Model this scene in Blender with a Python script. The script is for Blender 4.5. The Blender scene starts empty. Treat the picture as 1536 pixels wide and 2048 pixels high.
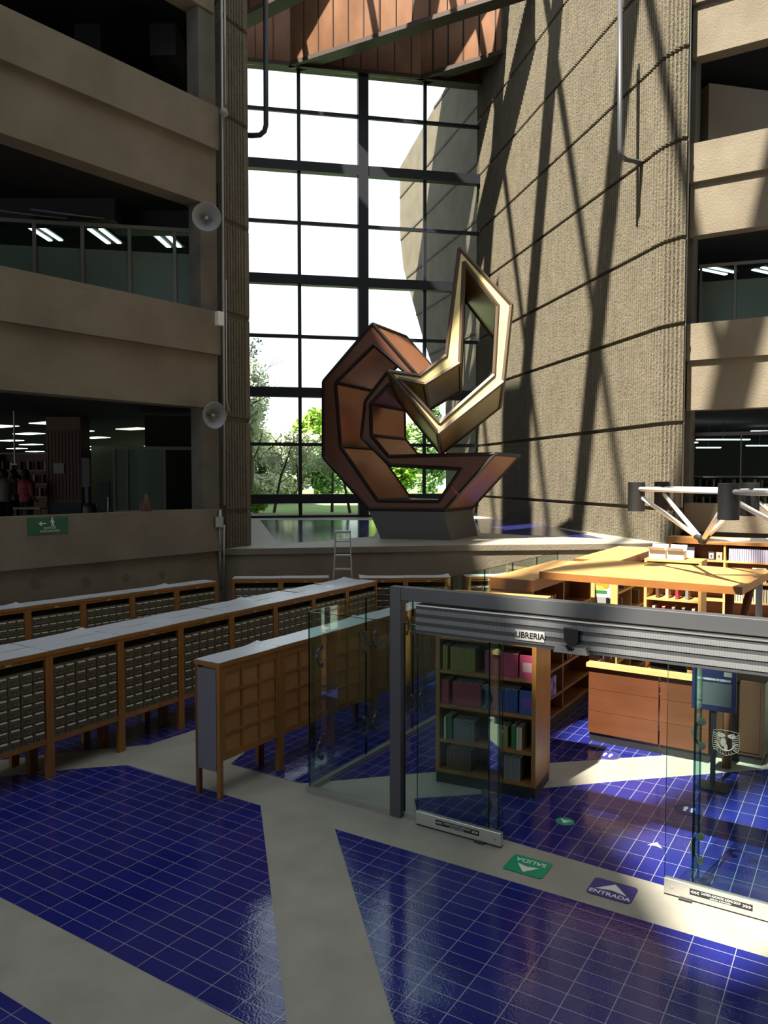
import bpy, bmesh, math, random
from math import sin, cos, pi, atan2, radians, sqrt
from mathutils import Vector, Matrix
from mathutils.geometry import tessellate_polygon
random.seed(7)
S = bpy.context.scene
COL = S.collection

# ------------------------------------------------------------------ camera
EYE = 3.4; FOC = 1550.0; PITCH = radians(2.55)
cam = bpy.data.objects.new('camera', bpy.data.cameras.new('camera')); COL.objects.link(cam)
cam.location = (0, 0, EYE); cam.rotation_euler = (pi/2 - PITCH, 0, 0)
cam.data.sensor_fit = 'VERTICAL'; cam.data.sensor_height = 24; cam.data.lens = FOC/2048*24
cam.data.clip_end = 400; cam.data.clip_start = .05
S.camera = cam
# ------------------------------------------------------------------ sky, sun, exposure
W = bpy.data.worlds.new('sky'); S.world = W; W.use_nodes = True
bg = W.node_tree.nodes['Background']; bg.inputs[0].default_value = (.86, .93, 1, 1); bg.inputs[1].default_value = 1.8
SD = Vector((.38, .42, -.82)).normalized()
sl = bpy.data.lights.new('sun', 'SUN'); sl.energy = 17; sl.angle = radians(.9); sl.color = (1, .92, .78)
so = bpy.data.objects.new('sun', sl); COL.objects.link(so); so.rotation_euler = (-SD).to_track_quat('Z', 'Y').to_euler(); so.location = (0, 0, 40)
S.view_settings.view_transform = 'Standard'; S.view_settings.look = 'None'; S.view_settings.gamma = 1
S.view_settings.use_curve_mapping = False; S.view_settings.exposure = -0.12
S.cycles.max_bounces = 7; S.cycles.diffuse_bounces = 4; S.cycles.glossy_bounces = 3; S.cycles.transparent_max_bounces = 24
S.cycles.use_denoising = True; S.cycles.sample_clamp_indirect = 4; S.cycles.caustics_reflective = False; S.cycles.caustics_refractive = False

# ------------------------------------------------------------------ reading the place: rays through the lens onto real planes
def ray(px, py):
    a = (px-768)/FOC; b = (1024-py)/FOC
    return Vector((a, cos(PITCH)+b*sin(PITCH), -sin(PITCH)+b*cos(PITCH)))
def G(px, py, z=0.0):
    d = ray(px, py); return Vector((0, 0, EYE)) + d*((z-EYE)/d.z)
def AT(px, py, Y):
    d = ray(px, py); return Vector((0, 0, EYE)) + d*(Y/d.y)
def PL(px, py, p0, n):
    d = ray(px, py); n = Vector(n); return Vector((0, 0, EYE)) + d*((Vector(p0)-Vector((0, 0, EYE))).dot(n)/d.dot(n))
U = Vector((.53, .848, 0)); V = Vector((.848, -.53, 0))
RZV = atan2(V.y, V.x); RZU = atan2(U.y, U.x)
Z = Vector((0, 0, 1))

# ------------------------------------------------------------------ materials
MATS = {}
def mat(name, col, rough=.6, metal=0, col2=None, nscale=4, bump=0, bscale=30, spec=.5, stretch=None, emit=None, es=1, detail=4):
    m = bpy.data.materials.new(name); m.use_nodes = True; nt = m.node_tree; N = nt.nodes; L = nt.links
    p = N['Principled BSDF']; p.inputs['Base Color'].default_value = (*col, 1)
    p.inputs['Roughness'].default_value = rough; p.inputs['Metallic'].default_value = metal
    p.inputs['Specular IOR Level'].default_value = spec
    if col2 is not None or bump:
        tc = N.new('ShaderNodeTexCoord'); mp = N.new('ShaderNodeMapping'); L.new(tc.outputs['Object'], mp.inputs[0])
        if stretch: mp.inputs['Scale'].default_value = stretch
    if col2 is not None:
        n = N.new('ShaderNodeTexNoise'); n.inputs['Scale'].default_value = nscale; n.inputs['Detail'].default_value = detail
        L.new(mp.outputs[0], n.inputs['Vector']); r = N.new('ShaderNodeValToRGB')
        r.color_ramp.elements[0].position = .32; r.color_ramp.elements[1].position = .68; n.inputs['Roughness'].default_value = .5 if detail < 10 else .78
        r.color_ramp.elements[0].color = (*col, 1); r.color_ramp.elements[1].color = (*col2, 1)
        L.new(n.outputs['Fac'], r.inputs[0]); L.new(r.outputs[0], p.inputs['Base Color'])
    if bump:
        n2 = N.new('ShaderNodeTexNoise'); n2.inputs['Scale'].default_value = bscale; n2.inputs['Detail'].default_value = 3
        L.new(mp.outputs[0], n2.inputs['Vector']); b = N.new('ShaderNodeBump'); b.inputs['Strength'].default_value = bump
        b.inputs['Distance'].default_value = .03; L.new(n2.outputs['Fac'], b.inputs['Height']); L.new(b.outputs[0], p.inputs['Normal'])
    if emit: p.inputs['Emission Color'].default_value = (*emit, 1); p.inputs['Emission Strength'].default_value = es
    MATS[name] = m; return m
mat('concrete', (.165, .137, .097), .85, col2=(.215, .182, .132), detail=9, nscale=1.3, bump=.35, bscale=25)
mat('concrete_floor', (.30, .29, .245), .62, col2=(.37, .355, .30), nscale=2.2, bump=.12, bscale=60)
mat('rib_concrete', (.118, .102, .07), .9, col2=(.185, .16, .112), nscale=2.6, bump=1.0, bscale=30, stretch=(1, 1, .6), detail=13)
mat('concrete_dark', (.10, .09, .075), .85, col2=(.14, .125, .1), nscale=2, bump=.2)
mat('beige_wall', (.42, .36, .29), .9, col2=(.46, .39, .31), nscale=1)
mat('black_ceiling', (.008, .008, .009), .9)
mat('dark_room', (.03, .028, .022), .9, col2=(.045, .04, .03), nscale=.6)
mat('stain', (.13, .11, .085), .9)
mat('copper', (.15, .062, .025), .42, .35, col2=(.24, .115, .055), nscale=1.2, bump=.25, bscale=1.8, stretch=(1, 1, .5))
mat('copper_trim', (.045, .025, .018), .6)
mat('steel_dark', (.012, .014, .022), .5)
mat('frame_grey', (.10, .105, .115), .38, .35)
mat('alu', (.62, .62, .6), .35, .85)
mat('alu_dull', (.38, .38, .36), .45, .6)
mat('header_dark', (.065, .068, .075), .45, .2)
mat('header_light', (.24, .25, .26), .4, .3)
mat('white_sheet', (.62, .68, .74), .28, col2=(.68, .74, .8), nscale=1.5)
mat('wood', (.29, .125, .027), .42, col2=(.37, .17, .042), nscale=3, stretch=(2, 2, .5))
mat('wood_dark', (.13, .05, .018), .5, col2=(.18, .07, .025), nscale=3)
mat('wood_panel', (.40, .19, .065), .5, col2=(.46, .23, .085), nscale=2)
mat('wood_light', (.58, .32, .11), .42, col2=(.66, .40, .16), nscale=1.5, stretch=(1, 1, .4))  # pale wood; on tops the sun's bleaching is put into the colour
mat('wood_red', (.085, .028, .010), .45, col2=(.11, .038, .013), nscale=1.5, stretch=(1, 1, 4))
mat('drawer_metal', (.17, .155, .10), .42, .25, col2=(.20, .185, .125), nscale=6)
mat('card_paper', (.45, .42, .32), .6)
mat('label_aged', (.26, .235, .165), .6)
mat('slot_dark', (.01, .008, .006), .9)
mat('panel_grey', (.17, .165, .2), .6)
mat('black', (.012, .012, .014), .5)
mat('black_soft', (.008, .008, .009), .7, bump=.1)
mat('white', (.8, .8, .78), .5)
mat('paper_white', (.75, .74, .7), .7)
mat('white_paint', (.85, .85, .82), .45)
mat('grey_paint', (.25, .25, .24), .6)
mat('sign_green', (.0, .33, .16), .45)
mat('sign_green_dark', (.01, .11, .05), .5)
mat('sign_blue', (.03, .03, .22), .4)
mat('navy', (.012, .014, .06), .4)
mat('screen_grey', (.07, .08, .09), .4)
mat('wood_edge_shade', (.27, .105, .024), .42, col2=(.33, .14, .035), nscale=3)  # darker copy of the wood, shade of the slab edges put into the colour
mat('wood_ebony', (.05, .022, .01), .5)
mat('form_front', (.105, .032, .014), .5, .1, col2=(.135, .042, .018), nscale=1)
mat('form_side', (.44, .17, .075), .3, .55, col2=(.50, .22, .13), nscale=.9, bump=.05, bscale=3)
mat('form_edge', (.02, .012, .01), .5)
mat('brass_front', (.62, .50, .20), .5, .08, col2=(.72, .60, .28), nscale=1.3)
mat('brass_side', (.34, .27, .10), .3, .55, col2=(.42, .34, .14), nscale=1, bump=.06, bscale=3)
mat('brass_edge', (.12, .085, .06), .5, .3)
mat('plinth_grey', (.075, .078, .072), .5)
mat('grass', (.16, .28, .07), .9, col2=(.24, .38, .11), nscale=1.2)
mat('path', (.5, .45, .38), .9)
mat('leaf_bright', (.24, .45, .05), .6, col2=(.42, .62, .12), nscale=.8)
mat('leaf_mid', (.20, .36, .13), .6, col2=(.32, .5, .2), nscale=.7)
mat('leaf_grey', (.5, .56, .38), .7, col2=(.65, .7, .5), nscale=.8)
mat('bark', (.09, .07, .05), .9, col2=(.14, .11, .08), nscale=6)
mat('horn', (.28, .28, .29), .5)
mat('light_white', (1, 1, 1), emit=(.85, 1, .95), es=3.5)
mat('light_warm', (1, 1, 1), emit=(1, .93, .62), es=2.2)
mat('light_yellow', (1, 1, 1), emit=(1, .8, .3), es=2.5)
mat('skin', (.35, .18, .11), .6)
mat('cloth_red', (.35, .03, .05), .8, col2=(.5, .15, .15), nscale=20)
mat('cloth_white', (.3, .3, .28), .8)
mat('cloth_black', (.015, .015, .018), .8)
mat('hair', (.01, .008, .006), .6)
for nm, c in dict(olive=(.26, .22, .05), crimson=(.33, .03, .05), magenta=(.42, .05, .13), blue=(.03, .07, .25), purple=(.16, .04, .33), green=(.03, .16, .05),
                  cream=(.55, .5, .33), yellow=(.6, .45, .05), violet=(.3, .2, .5), brown=(.12, .06, .03), orange=(.8, .25, .03), grey=(.2, .2, .2), rose=(.45, .3, .3), lilac=(.5, .45, .62)).items():
    mat('book_'+nm, c, .5)
def glass_mat(name, tint, ior=1.45, rough=.0, haze=None, hazef=0, refl=.3):
    m = bpy.data.materials.new(name); m.use_nodes = True; nt = m.node_tree; N = nt.nodes; L = nt.links
    N.remove(N['Principled BSDF']); out = N['Material Output']
    t = N.new('ShaderNodeBsdfTransparent'); t.inputs[0].default_value = (*tint, 1)
    g = N.new('ShaderNodeBsdfGlossy'); g.inputs['Roughness'].default_value = rough; g.inputs[0].default_value = (.9, .95, .95, 1)
    f = N.new('ShaderNodeFresnel'); f.inputs[0].default_value = ior
    mx = N.new('ShaderNodeMixShader'); k_ = N.new('ShaderNodeMath'); k_.operation = 'MULTIPLY'; k_.inputs[1].default_value = refl; L.new(f.outputs[0], k_.inputs[0]); L.new(k_.outputs[0], mx.inputs[0]); L.new(t.outputs[0], mx.inputs[1]); L.new(g.outputs[0], mx.inputs[2])
    last = mx
    if hazef:
        d = N.new('ShaderNodeBsdfDiffuse'); d.inputs[0].default_value = (*haze, 1); m2 = N.new('ShaderNodeMixShader'); m2.inputs[0].default_value = hazef
        L.new(mx.outputs[0], m2.inputs[1]); L.new(d.outputs[0], m2.inputs[2]); last = m2
    L.new(last.outputs[0], out.inputs[0]); MATS[name] = m
glass_mat('glass', (.88, .95, .935), 1.35)
glass_mat('glass_window', (.95, .97, .96), 1.25)
glass_mat('glass_edge', (.25, .5, .48), 1.5)
glass_mat('glass_frost', (.12, .17, .16), 1.3, .2, (.24, .33, .29), .75)
glass_mat('etch', (.75, .75, .75), 1.1, .3, (.45, .42, .42), .55)
def tile_mat(name, offset):
    m = bpy.data.materials.new(name); m.use_nodes = True; nt = m.node_tree; N = nt.nodes; L = nt.links; p = N['Principled BSDF']
    uv = N.new('ShaderNodeUVMap'); br = N.new('ShaderNodeTexBrick'); L.new(uv.outputs[0], br.inputs['Vector'])
    br.offset = offset; br.squash = 1; br.inputs['Scale'].default_value = 1; br.inputs['Brick Width'].default_value = .292; br.inputs['Row Height'].default_value = .147
    br.inputs['Mortar Size'].default_value = .0035; br.inputs['Mortar Smooth'].default_value = .1; br.inputs['Bias'].default_value = 0
    br.inputs['Color1'].default_value = (.013, .018, .165, 1); br.inputs['Color2'].default_value = (.018, .024, .20, 1); br.inputs['Mortar'].default_value = (.27, .27, .36, 1)
    L.new(br.outputs['Color'], p.inputs['Base Color'])
    n = N.new('ShaderNodeTexNoise'); n.inputs['Scale'].default_value = 55; n.inputs['Detail'].default_value = 1; L.new(uv.outputs[0], n.inputs['Vector'])
    n3 = N.new('ShaderNodeTexNoise'); n3.inputs['Scale'].default_value = 5; L.new(uv.outputs[0], n3.inputs['Vector'])
    ad = N.new('ShaderNodeMath'); ad.operation = 'MULTIPLY_ADD'; L.new(n3.outputs['Fac'], ad.inputs[0]); ad.inputs[1].default_value = 2.5; L.new(n.outputs['Fac'], ad.inputs[2])
    sb = N.new('ShaderNodeMath'); sb.operation = 'MULTIPLY_ADD'; L.new(br.outputs['Fac'], sb.inputs[0]); sb.inputs[1].default_value = -1.5; L.new(ad.outputs[0], sb.inputs[2])
    b = N.new('ShaderNodeBump'); b.inputs['Strength'].default_value = .16; b.inputs['Distance'].default_value = .004; L.new(sb.outputs[0], b.inputs['Height']); L.new(b.outputs[0], p.inputs['Normal'])
    p.inputs['Roughness'].default_value = .09; p.inputs['Specular IOR Level'].default_value = .75; MATS[name] = m
tile_mat('tile_brick', 0.0); tile_mat('tile_stack', 0.0)

# ------------------------------------------------------------------ mesh builder
class MB:
    def __init__(s): s.v = []; s.f = []; s.m = []; s.uv = None
    def quad(s, a, b, c, d, m=0):
        i = len(s.v); s.v += [Vector(a), Vector(b), Vector(c), Vector(d)]; s.f.append((i, i+1, i+2, i+3)); s.m.append(m); return s
    def poly(s, pts, m=0):
        i = len(s.v); s.v += [Vector(p) for p in pts]; s.f.append(tuple(range(i, i+len(pts)))); s.m.append(m); return s
    def obox(s, o, a, b, c, m=0):
        o = Vector(o); a = Vector(a); b = Vector(b); c = Vector(c); i = len(s.v)
        if a.cross(b).dot(c) < 0: a, b = b, a
        s.v += [o, o+a, o+a+b, o+b, o+c, o+a+c, o+a+b+c, o+b+c]
        for f in ((0, 3, 2, 1), (4, 5, 6, 7), (0, 1, 5, 4), (1, 2, 6, 5), (2, 3, 7, 6), (3, 0, 4, 7)): s.f.append(tuple(i+k for k in f)); s.m.append(m)
        return s
    def box(s, x0, y0, z0, x1, y1, z1, m=0):
        return s.obox((x0, y0, z0), (x1-x0, 0, 0), (0, y1-y0, 0), (0, 0, z1-z0), m)
    def prism(s, loops, vec, m=0, mside=None):
        """closed polygon (with holes) of 3D points swept along vec"""
        vec = Vector(vec); mside = m if mside is None else mside
        loops = [[Vector(p) for p in l] for l in loops]; flat = [p for l in loops for p in l]; i = len(s.v); n = len(flat)
        s.v += flat + [p+vec for p in flat]
        o = loops[0]; nn = Vector((0, 0, 0))
        for k in range(len(o)): nn += o[k].cross(o[(k+1) % len(o)])
        nn.normalize(); ax = nn.orthogonal().normalized(); ay = nn.cross(ax)
        tri = tessellate_polygon([[Vector((p.dot(ax), p.dot(ay), 0)) for p in l] for l in loops])
        for t in tri:
            t = list(t); a, b, c = [flat[k] for k in t]
            if (b-a).cross(c-a).dot(vec) > 0: t.reverse()
            s.f.append(tuple(i+k for k in t)); s.m.append(m); s.f.append(tuple(i+n+k for k in reversed(t))); s.m.append(m)
        b0 = 0
        for li, l in enumerate(loops):
            ln = Vector((0, 0, 0))
            for k in range(len(l)): ln += l[k].cross(l[(k+1) % len(l)])
            flip = (ln.dot(vec) < 0) ^ (li > 0)
            for k in range(len(l)):
                a = i+b0+k; b = i+b0+(k+1) % len(l); q = (a, b, b+n, a+n)
                s.f.append(q[::-1] if flip else q); s.m.append(mside)
            b0 += len(l)
        return s
    def tube(s, pts, r, n=8, m=0, caps=True):
        pts = [Vector(p) for p in pts]; rr = r if isinstance(r, (list, tuple)) else [r]*len(pts); i = len(s.v); up = None
        for k, p in enumerate(pts):
            d = (pts[min(k+1, len(pts)-1)]-pts[max(k-1, 0)]).normalized()
            if up is None: up = d.orthogonal().normalized()
            up = (up-d*up.dot(d)).normalized(); sd = d.cross(up)
            for j in range(n): a = 2*pi*(j+.5)/n; s.v.append(p+(up*cos(a)+sd*sin(a))*rr[k])
        for k in range(len(pts)-1):
            for j in range(n): a = i+k*n+j; b = i+k*n+(j+1) % n; s.f.append((a, b, b+n, a+n)); s.m.append(m)
        if caps:
            s.f.append(tuple(i+j for j in reversed(range(n)))); s.m.append(m); k = i+(len(pts)-1)*n; s.f.append(tuple(k+j for j in range(n))); s.m.append(m)
        return s
    def lathe(s, prof, o, axis, n=24, m=0):
        """prof: (radius, distance along axis)"""
        o = Vector(o); ax = Vector(axis).normalized(); e = ax.orthogonal().normalized(); g = ax.cross(e); i = len(s.v)
        for r, h in prof:
            for j in range(n): a = 2*pi*j/n; s.v.append(o+ax*h+(e*cos(a)+g*sin(a))*r)
        for k in range(len(prof)-1):
            for j in range(n): a = i+k*n+j; b = i+k*n+(j+1) % n; s.f.append((a, b, b+n, a+n)); s.m.append(m)
        return s
    def build(s, name, mats, parent=None, off=None, smooth=False, bevel=0):
        me = bpy.data.meshes.new(name); o = Vector(off) if off is not None else Vector((0, 0, 0))
        me.from_pydata([tuple(v-o) for v in s.v], [], s.f)
        for mm in ([mats] if isinstance(mats, str) else mats): me.materials.append(MATS[mm])
        me.polygons.foreach_set('material_index', s.m)
        if smooth: me.polygons.foreach_set('use_smooth', [True]*len(s.f))
        if s.uv:
            ul = me.uv_layers.new(name='UVMap'); k = 0
            for p in me.polygons:
                for li in p.loop_indices: ul.data[li].uv = s.uv(s.v[me.loops[li].vertex_index])
        me.update(); ob = bpy.data.objects.new(name, me); COL.objects.link(ob)
        if parent: ob.parent = parent
        if bevel:
            b = ob.modifiers.new('bevel', 'BEVEL'); b.width = bevel; b.segments = 2; b.limit_method = 'ANGLE'
        return ob
def tag(o, label=None, cat=None, group=None, kind=None):
    if label and len(label.replace('-', ' ').split()) > 16: print('LONG', label)
    if label: o['label'] = label
    if cat: o['category'] = cat
    if group: o['group'] = group
    if kind: o['kind'] = kind
    return o
def thing(name, label, cat, loc, rz=0, group=None):
    o = bpy.data.objects.new(name, None); COL.objects.link(o); o.empty_display_size = .1
    o.location = loc; o.rotation_euler = (0, 0, rz); return tag(o, label, cat, group)
def struct(name, mb, mats, **k): return tag(mb.build(name, mats, **k), kind='structure')
def copy_tree(o, parent=None):
    c = o.copy(); COL.objects.link(c); c.parent = parent
    for ch in list(o.children): copy_tree(ch, c)
    return c
def single(name, mb, mats, label, cat, loc=(0, 0, 0), rz=0, group=None, **k):
    """mb is in local coordinates"""
    o = mb.build(name, mats, **k); o.location = loc; o.rotation_euler = (0, 0, rz); return tag(o, label, cat, group)
def text(name, body, size, m, parent, loc, rot, align='CENTER', sx=1, extrude=.0015, bold=0):
    c = bpy.data.curves.new(name, 'FONT'); c.body = body; c.size = size; c.align_x = align; c.align_y = 'CENTER'; c.extrude = extrude; c.offset = bold
    c.materials.append(MATS[m]); o = bpy.data.objects.new(name, c); COL.objects.link(o); o.parent = parent; o.location = loc; o.rotation_euler = rot; o.scale = (sx, 1, 1)
    bpy.context.view_layer.update(); me = bpy.data.meshes.new_from_object(o.evaluated_get(bpy.context.evaluated_depsgraph_get())); me.name = name
    q = bpy.data.objects.new(name, me); COL.objects.link(q); q.parent = parent; q.location = loc; q.rotation_euler = rot; q.scale = (sx, 1, 1); bpy.data.objects.remove(o)
    if not me.materials: me.materials.append(MATS[m])
    return q
ORD = 'first second third fourth fifth sixth seventh eighth ninth tenth eleventh twelfth thirteenth fourteenth fifteenth sixteenth seventeenth eighteenth nineteenth twentieth'.split() + ['twenty-'+w for w in 'first second third fourth fifth sixth seventh eighth'.split()]
SEEN = {}
def nth(lab):
    k = SEEN.get(lab, 0); SEEN[lab] = k+1; return ORD[k]+' '+lab

# ================================================================== THE SETTING
PZ = 1.95
b = MB().box(-16, -12, -.3, 16, 32, 0); struct('floor', b, 'concrete_floor')
def tiles(pts, kind, swap, z=.004, zb=0.0, ext=None):
    P = [G(x, y, z) for x, y in pts]
    if ext: P += [Vector((*e, z)) for e in ext]
    mb = MB().prism([P], (0, 0, -z+zb-.001)); mb.uv = (lambda v: (v.dot(U), v.dot(V)+20)) if swap else (lambda v: (v.dot(V)+20, v.dot(U)+20))
    struct('floor', mb, kind)
tiles([(574, 2048), (521, 1611), (254, 1530), (146, 1538), (-60, 1560), (-330, 1660), (0, 1793), (180, 1885), (348, 1973), (480, 2042), (610, 2130), (600, 2200)][:10]+[(600, 2110), (583, 2110)], 'tile_brick', False)
tiles([(0, 1983), (105, 2048), (240, 2130), (-200, 2130), (-200, 1880)], 'tile_brick', False)
tiles([(670, 1658), (1536, 1915), (1700, 1964), (1640, 2120), (808, 2120), (790, 2048)], 'tile_stack', False)
tiles([(828, 1597), (960, 1588), (1230, 1563), (1526, 1539), (1700, 1520), (1800, 1800), (1536, 1834), (1327, 1770), (1170, 1725), (1005, 1677), (900, 1645), (835, 1625)], 'tile_stack', True)
tiles([(461, 1528), (601, 1566), (633, 1564), (869, 1543), (1100, 1525), (1327, 1510), (1536, 1492), (1620, 1480), (1620, 1376), (1536, 1376), (1250, 1340), (1000, 1330), (800, 1330), (640, 1380)], 'tile_stack', True)
tiles([(-200, 1545), (60, 1512), (200, 1497), (295, 1489), (372, 1465), (560, 1400), (600, 1350), (300, 1330), (-100, 1430)], 'tile_brick', False)
# platform
e0, e1, e2 = G(452, 1098, PZ), G(920, 1090.5, PZ), G(1372, 1086, PZ)
plat = MB().prism([[Vector((p.x, p.y, 0)) for p in (e0, e1, e2)] + [Vector((9, 18.5, 0)), Vector((9, 31, 0)), Vector((-7, 31, 0)), Vector((-7, 20, 0))]], (0, 0, PZ-.12))
off = Vector((0, -.05, 0))
plat.prism([[p+off+Z*(-.12) for p in (e0, e1, e2)] + [Vector((9, 18.5, PZ-.12)), Vector((9, 31, PZ-.12)), Vector((-7, 31, PZ-.12)), Vector((-7, 20, PZ-.12))]], (0, 0, .12))
struct('floor', plat, 'concrete'); struct('floor', MB().prism([[p+Z*.001 for p in (e0, e1, e2)]+[Vector((8.5, 18.6, PZ+.001)), Vector((4.2, 29.0, PZ+.001)), Vector((-5.0, 27.2, PZ+.001)), Vector((-2.9, 16.5, PZ+.001))]], (0, 0, .001)), 'concrete_floor')
def ptile(pts):
    P = [G(x, y, PZ+.004) for x, y in pts]; mb = MB().prism([P], (0, 0, -.005)); mb.uv = lambda v: (v.dot(V)+20, v.dot(U)+20); struct('floor', mb, 'tile_brick')
ptile([(520, 1040), (557, 1088), (748, 1072.5), (762, 1040)])
ptile([(948, 1038), (962, 1066), (1210, 1077.5), (1060, 1044), (1000, 1036.5)])

# left wall: parapets with openings
LP0 = G(435, 1018, 2.78); LD = Vector((.622, .783, 0)); LN = Vector((.783, -.622, 0))   # LN faces the hall
def lw(t, z, o=0): return LP0 + LD*t + LN*o + Z*(z-LP0.z)
T0, T1 = -21, .12
def lband(z0, z1, o, name='wall_left', m='concrete'):
    mb = MB().obox(lw(T0, z0, o), LD*(T1-T0), -LN*.4, Z*(z1-z0)); 
    return struct(name, mb, m)
LZ = [PL(435, y_, LP0, LN).z for y_ in (1018, 1102, 623, 709, 816, 214, 299, 410, 22)]
for (zt, zg, zb) in ((LZ[0], LZ[1], 0), LZ[2:5], LZ[5:8], (LZ[8]+2, LZ[8]+1.1, LZ[8])):
    lband(zg, zt, 0); lband(zb, zg, -.11)
# form-tie stains on the lowest wall
st = MB()
for k in range(14):
    for zz in (1.68, 1.15):
        c = lw(-1.2-k*.82+random.uniform(-.1, .1), zz+random.uniform(-.06, .06)-.05, -.105); r = random.uniform(.05, .1)
        st.poly([c+(LD*cos(a)+Z*sin(a))*r*random.uniform(.8, 1.15) for a in [i*pi/6 for i in range(12)]][::-1] if False else [c+(LD*cos(i*pi/6)+Z*sin(i*pi/6))*r*random.uniform(.8, 1.15) for i in range(12)])
struct('wall_left', st, 'stain')
# interior floors behind the left wall
def slab(z0, z1, m, name): 
    mb = MB().prism([[lw(T0, z0, -.4), lw(T1+.3, z0, -.4), Vector((-7.2, 26.5, z0)), Vector((-15, 46, z0)), Vector((-40, 46, z0)), Vector((-40, 0, z0))]], (0, 0, z1-z0)); struct(name, mb, m)
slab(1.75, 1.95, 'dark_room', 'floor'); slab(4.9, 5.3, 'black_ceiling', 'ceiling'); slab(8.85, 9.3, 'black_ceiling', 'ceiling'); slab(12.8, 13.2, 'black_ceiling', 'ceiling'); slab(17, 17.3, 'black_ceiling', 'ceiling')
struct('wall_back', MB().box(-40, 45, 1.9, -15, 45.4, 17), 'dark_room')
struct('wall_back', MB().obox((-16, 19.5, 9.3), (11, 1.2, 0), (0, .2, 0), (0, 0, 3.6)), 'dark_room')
# flat pier beside the openings
c = lw(.06, 0, -.14); struct('wall_left', MB().obox(c-LD*.3, LD*.4, -LN*.35, Z*20), 'concrete_dark')

# ribbed walls
def ribbed(path, z0, zs, ribs, name, depth=.035, thick=.5, back=None):
    """path: list of (x,y) followed with the visible side on the left; zs: groove heights; ribs: pitch per segment"""
    pts = []
    P = [Vector((*p, 0)) for p in path]
    for k in range(len(P)-1):
        a, bb = P[k], P[k+1]; d = bb-a; L = d.length; d.normalize(); n = Vector((-d.y, d.x, 0)); cnt = max(1, round(L/ribs[k])); q = L/cnt
        for j in range(cnt):
            for fr, dd in ((.0, 0), (.26, 0), (.40, 1), (.60, 1.2), (.86, 1)): pts.append((a+d*(j+fr)*q, n*dd*depth*(1 if ribs[k] < .1 else 1.25), n))
    pts.append((P[-1], Vector((0, 0, 0)), n))
    mb = MB(); N = len(pts)
    lev = [(z0, 1)]
    for g in zs[:-1]: lev += [(g-.05, 1), (g-.04, -1), (g+.04, -1), (g+.05, 1)]
    lev.append((zs[-1], 1))
    for z, w in lev:
        for p, o, n in pts:
            q = p + (o if w > 0 else -n*.05) + Z*z; mb.v.append(q)
    for r in range(len(lev)-1):
        for j in range(N-1): a = r*N+j; mb.f.append((a+1, a, a+N, a+N+1)); mb.m.append(0)
    # back body so the wall has thickness
    bl = back or [p + (-Vector((-(P[-1]-P[0]).normalized().y, (P[-1]-P[0]).normalized().x, 0)))*thick for p in reversed(P)]
    loop = [p - Vector((0, 0, 0)) for p in P] + [Vector((*q[:2], 0)) for q in bl]
    i = len(mb.v); zt = zs[-1]; n = len(loop)
    mb.v += [q+Z*z0 for q in loop]+[q+Z*zt for q in loop]
    for k in range(len(P)-1, n): a, b2 = i+k, i+(k+1) % n; mb.f.append((a, b2, b2+n, a+n)); mb.m.append(0)
    mb.f.append(tuple(i+n+k for k in range(n))); mb.m.append(0)
    return struct(name, mb, 'rib_concrete')
A_, B_ = G(961, 1032, PZ), G(1297, 1081, PZ)
GRV = [AT(1305, y_, B_.y).z for y_ in (1016, 851, 663, 499, 312, 138)]; GRV += [GRV[-1]+2.05, GRV[-1]+4.1]
C_ = Vector((B_.x+.10, B_.y-.45, 0)); D_ = Vector((B_.x+.38, B_.y-.92, 0))
rw = [(A_.x-.1, A_.y+.43), (B_.x, B_.y), (C_.x, C_.y), (D_.x, D_.y)]
ribbed(rw[::-1], PZ-.3, GRV+[22.5], [.12, .11, .095], 'wall_right', back=[(A_.x+3.5, A_.y+.6), (D_.x+.7, D_.y+1.9)], depth=.055)
# left pier (end of the wall that runs back to the window)
pa, pb = G(453, 1097, PZ), G(499, 1091.5, PZ)
pd_ = (Vector((-5.1, 27.6, 0))-Vector((pb.x, pb.y, 0))).normalized()*2.2
ribbed([(pb.x+pd_.x, pb.y+pd_.y), (pb.x, pb.y), (pb.x-.07, pb.y-.12), (pa.x, pa.y)], PZ-.3, GRV+[22.5], [.09, .2, .08], 'wall_left', back=[(pa.x-.25, pa.y+.1), (pa.x-.6, pa.y+2.4)], depth=.03)
ribbed([(-5.1, 27.6), (pb.x+pd_.x, pb.y+pd_.y)], PZ-.3, GRV[:6]+[14.6], [.09], 'wall_left', back=[(pa.x-.6, pa.y+2.4), (-6.2, 27.6)], depth=.03)

# window plane
WL, WR = G(492, 1036, PZ), G(961, 1031.5, PZ)
WD = (WR-WL); WD.z = 0; WW = WD.length; WD.normalize(); WN = Vector((WD.y, -WD.x, 0))
def wx(px, py=600): return (PL(px, py, WL, WN)-WL).dot(WD)
def wz(py, px=492): return PL(px, py, WL, WN).z
win = thing('window_1', None, None, WL); tag(win, kind='structure')
WTOP = wz(128)
def bar(mb, s0, s1, z0, z1, d=.1, o=0): mb.obox(WL+WD*s0+Z*(z0-WL.z)-WN*(d/2-o), WD*(s1-s0), WN*d, Z*(z1-z0))
thin = MB()
for px in (599, 849): c = wx(px); bar(thin, c-.06, c+.06, PZ, WTOP)
bar(thin, -.1, .05, PZ, WTOP); bar(thin, WW-.1, WW+.25, PZ, WTOP)
for py in (215, 440, 670, 888): c = wz(py, 500); bar(thin, 0, WW, c-.06, c+.06)
bar(thin, 0, WW, PZ-.02, PZ+.08)
thin.build('window_frame', 'steel_dark', win, off=WL)
hv = MB(); c = wx(726); bar(hv, c-.18, c+.18, PZ, WTOP, .35)
for py in (327, 556, 783, 998): c = wz(py, 500); bar(hv, 0, WW, c-.17, c+.17, .3)
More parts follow.
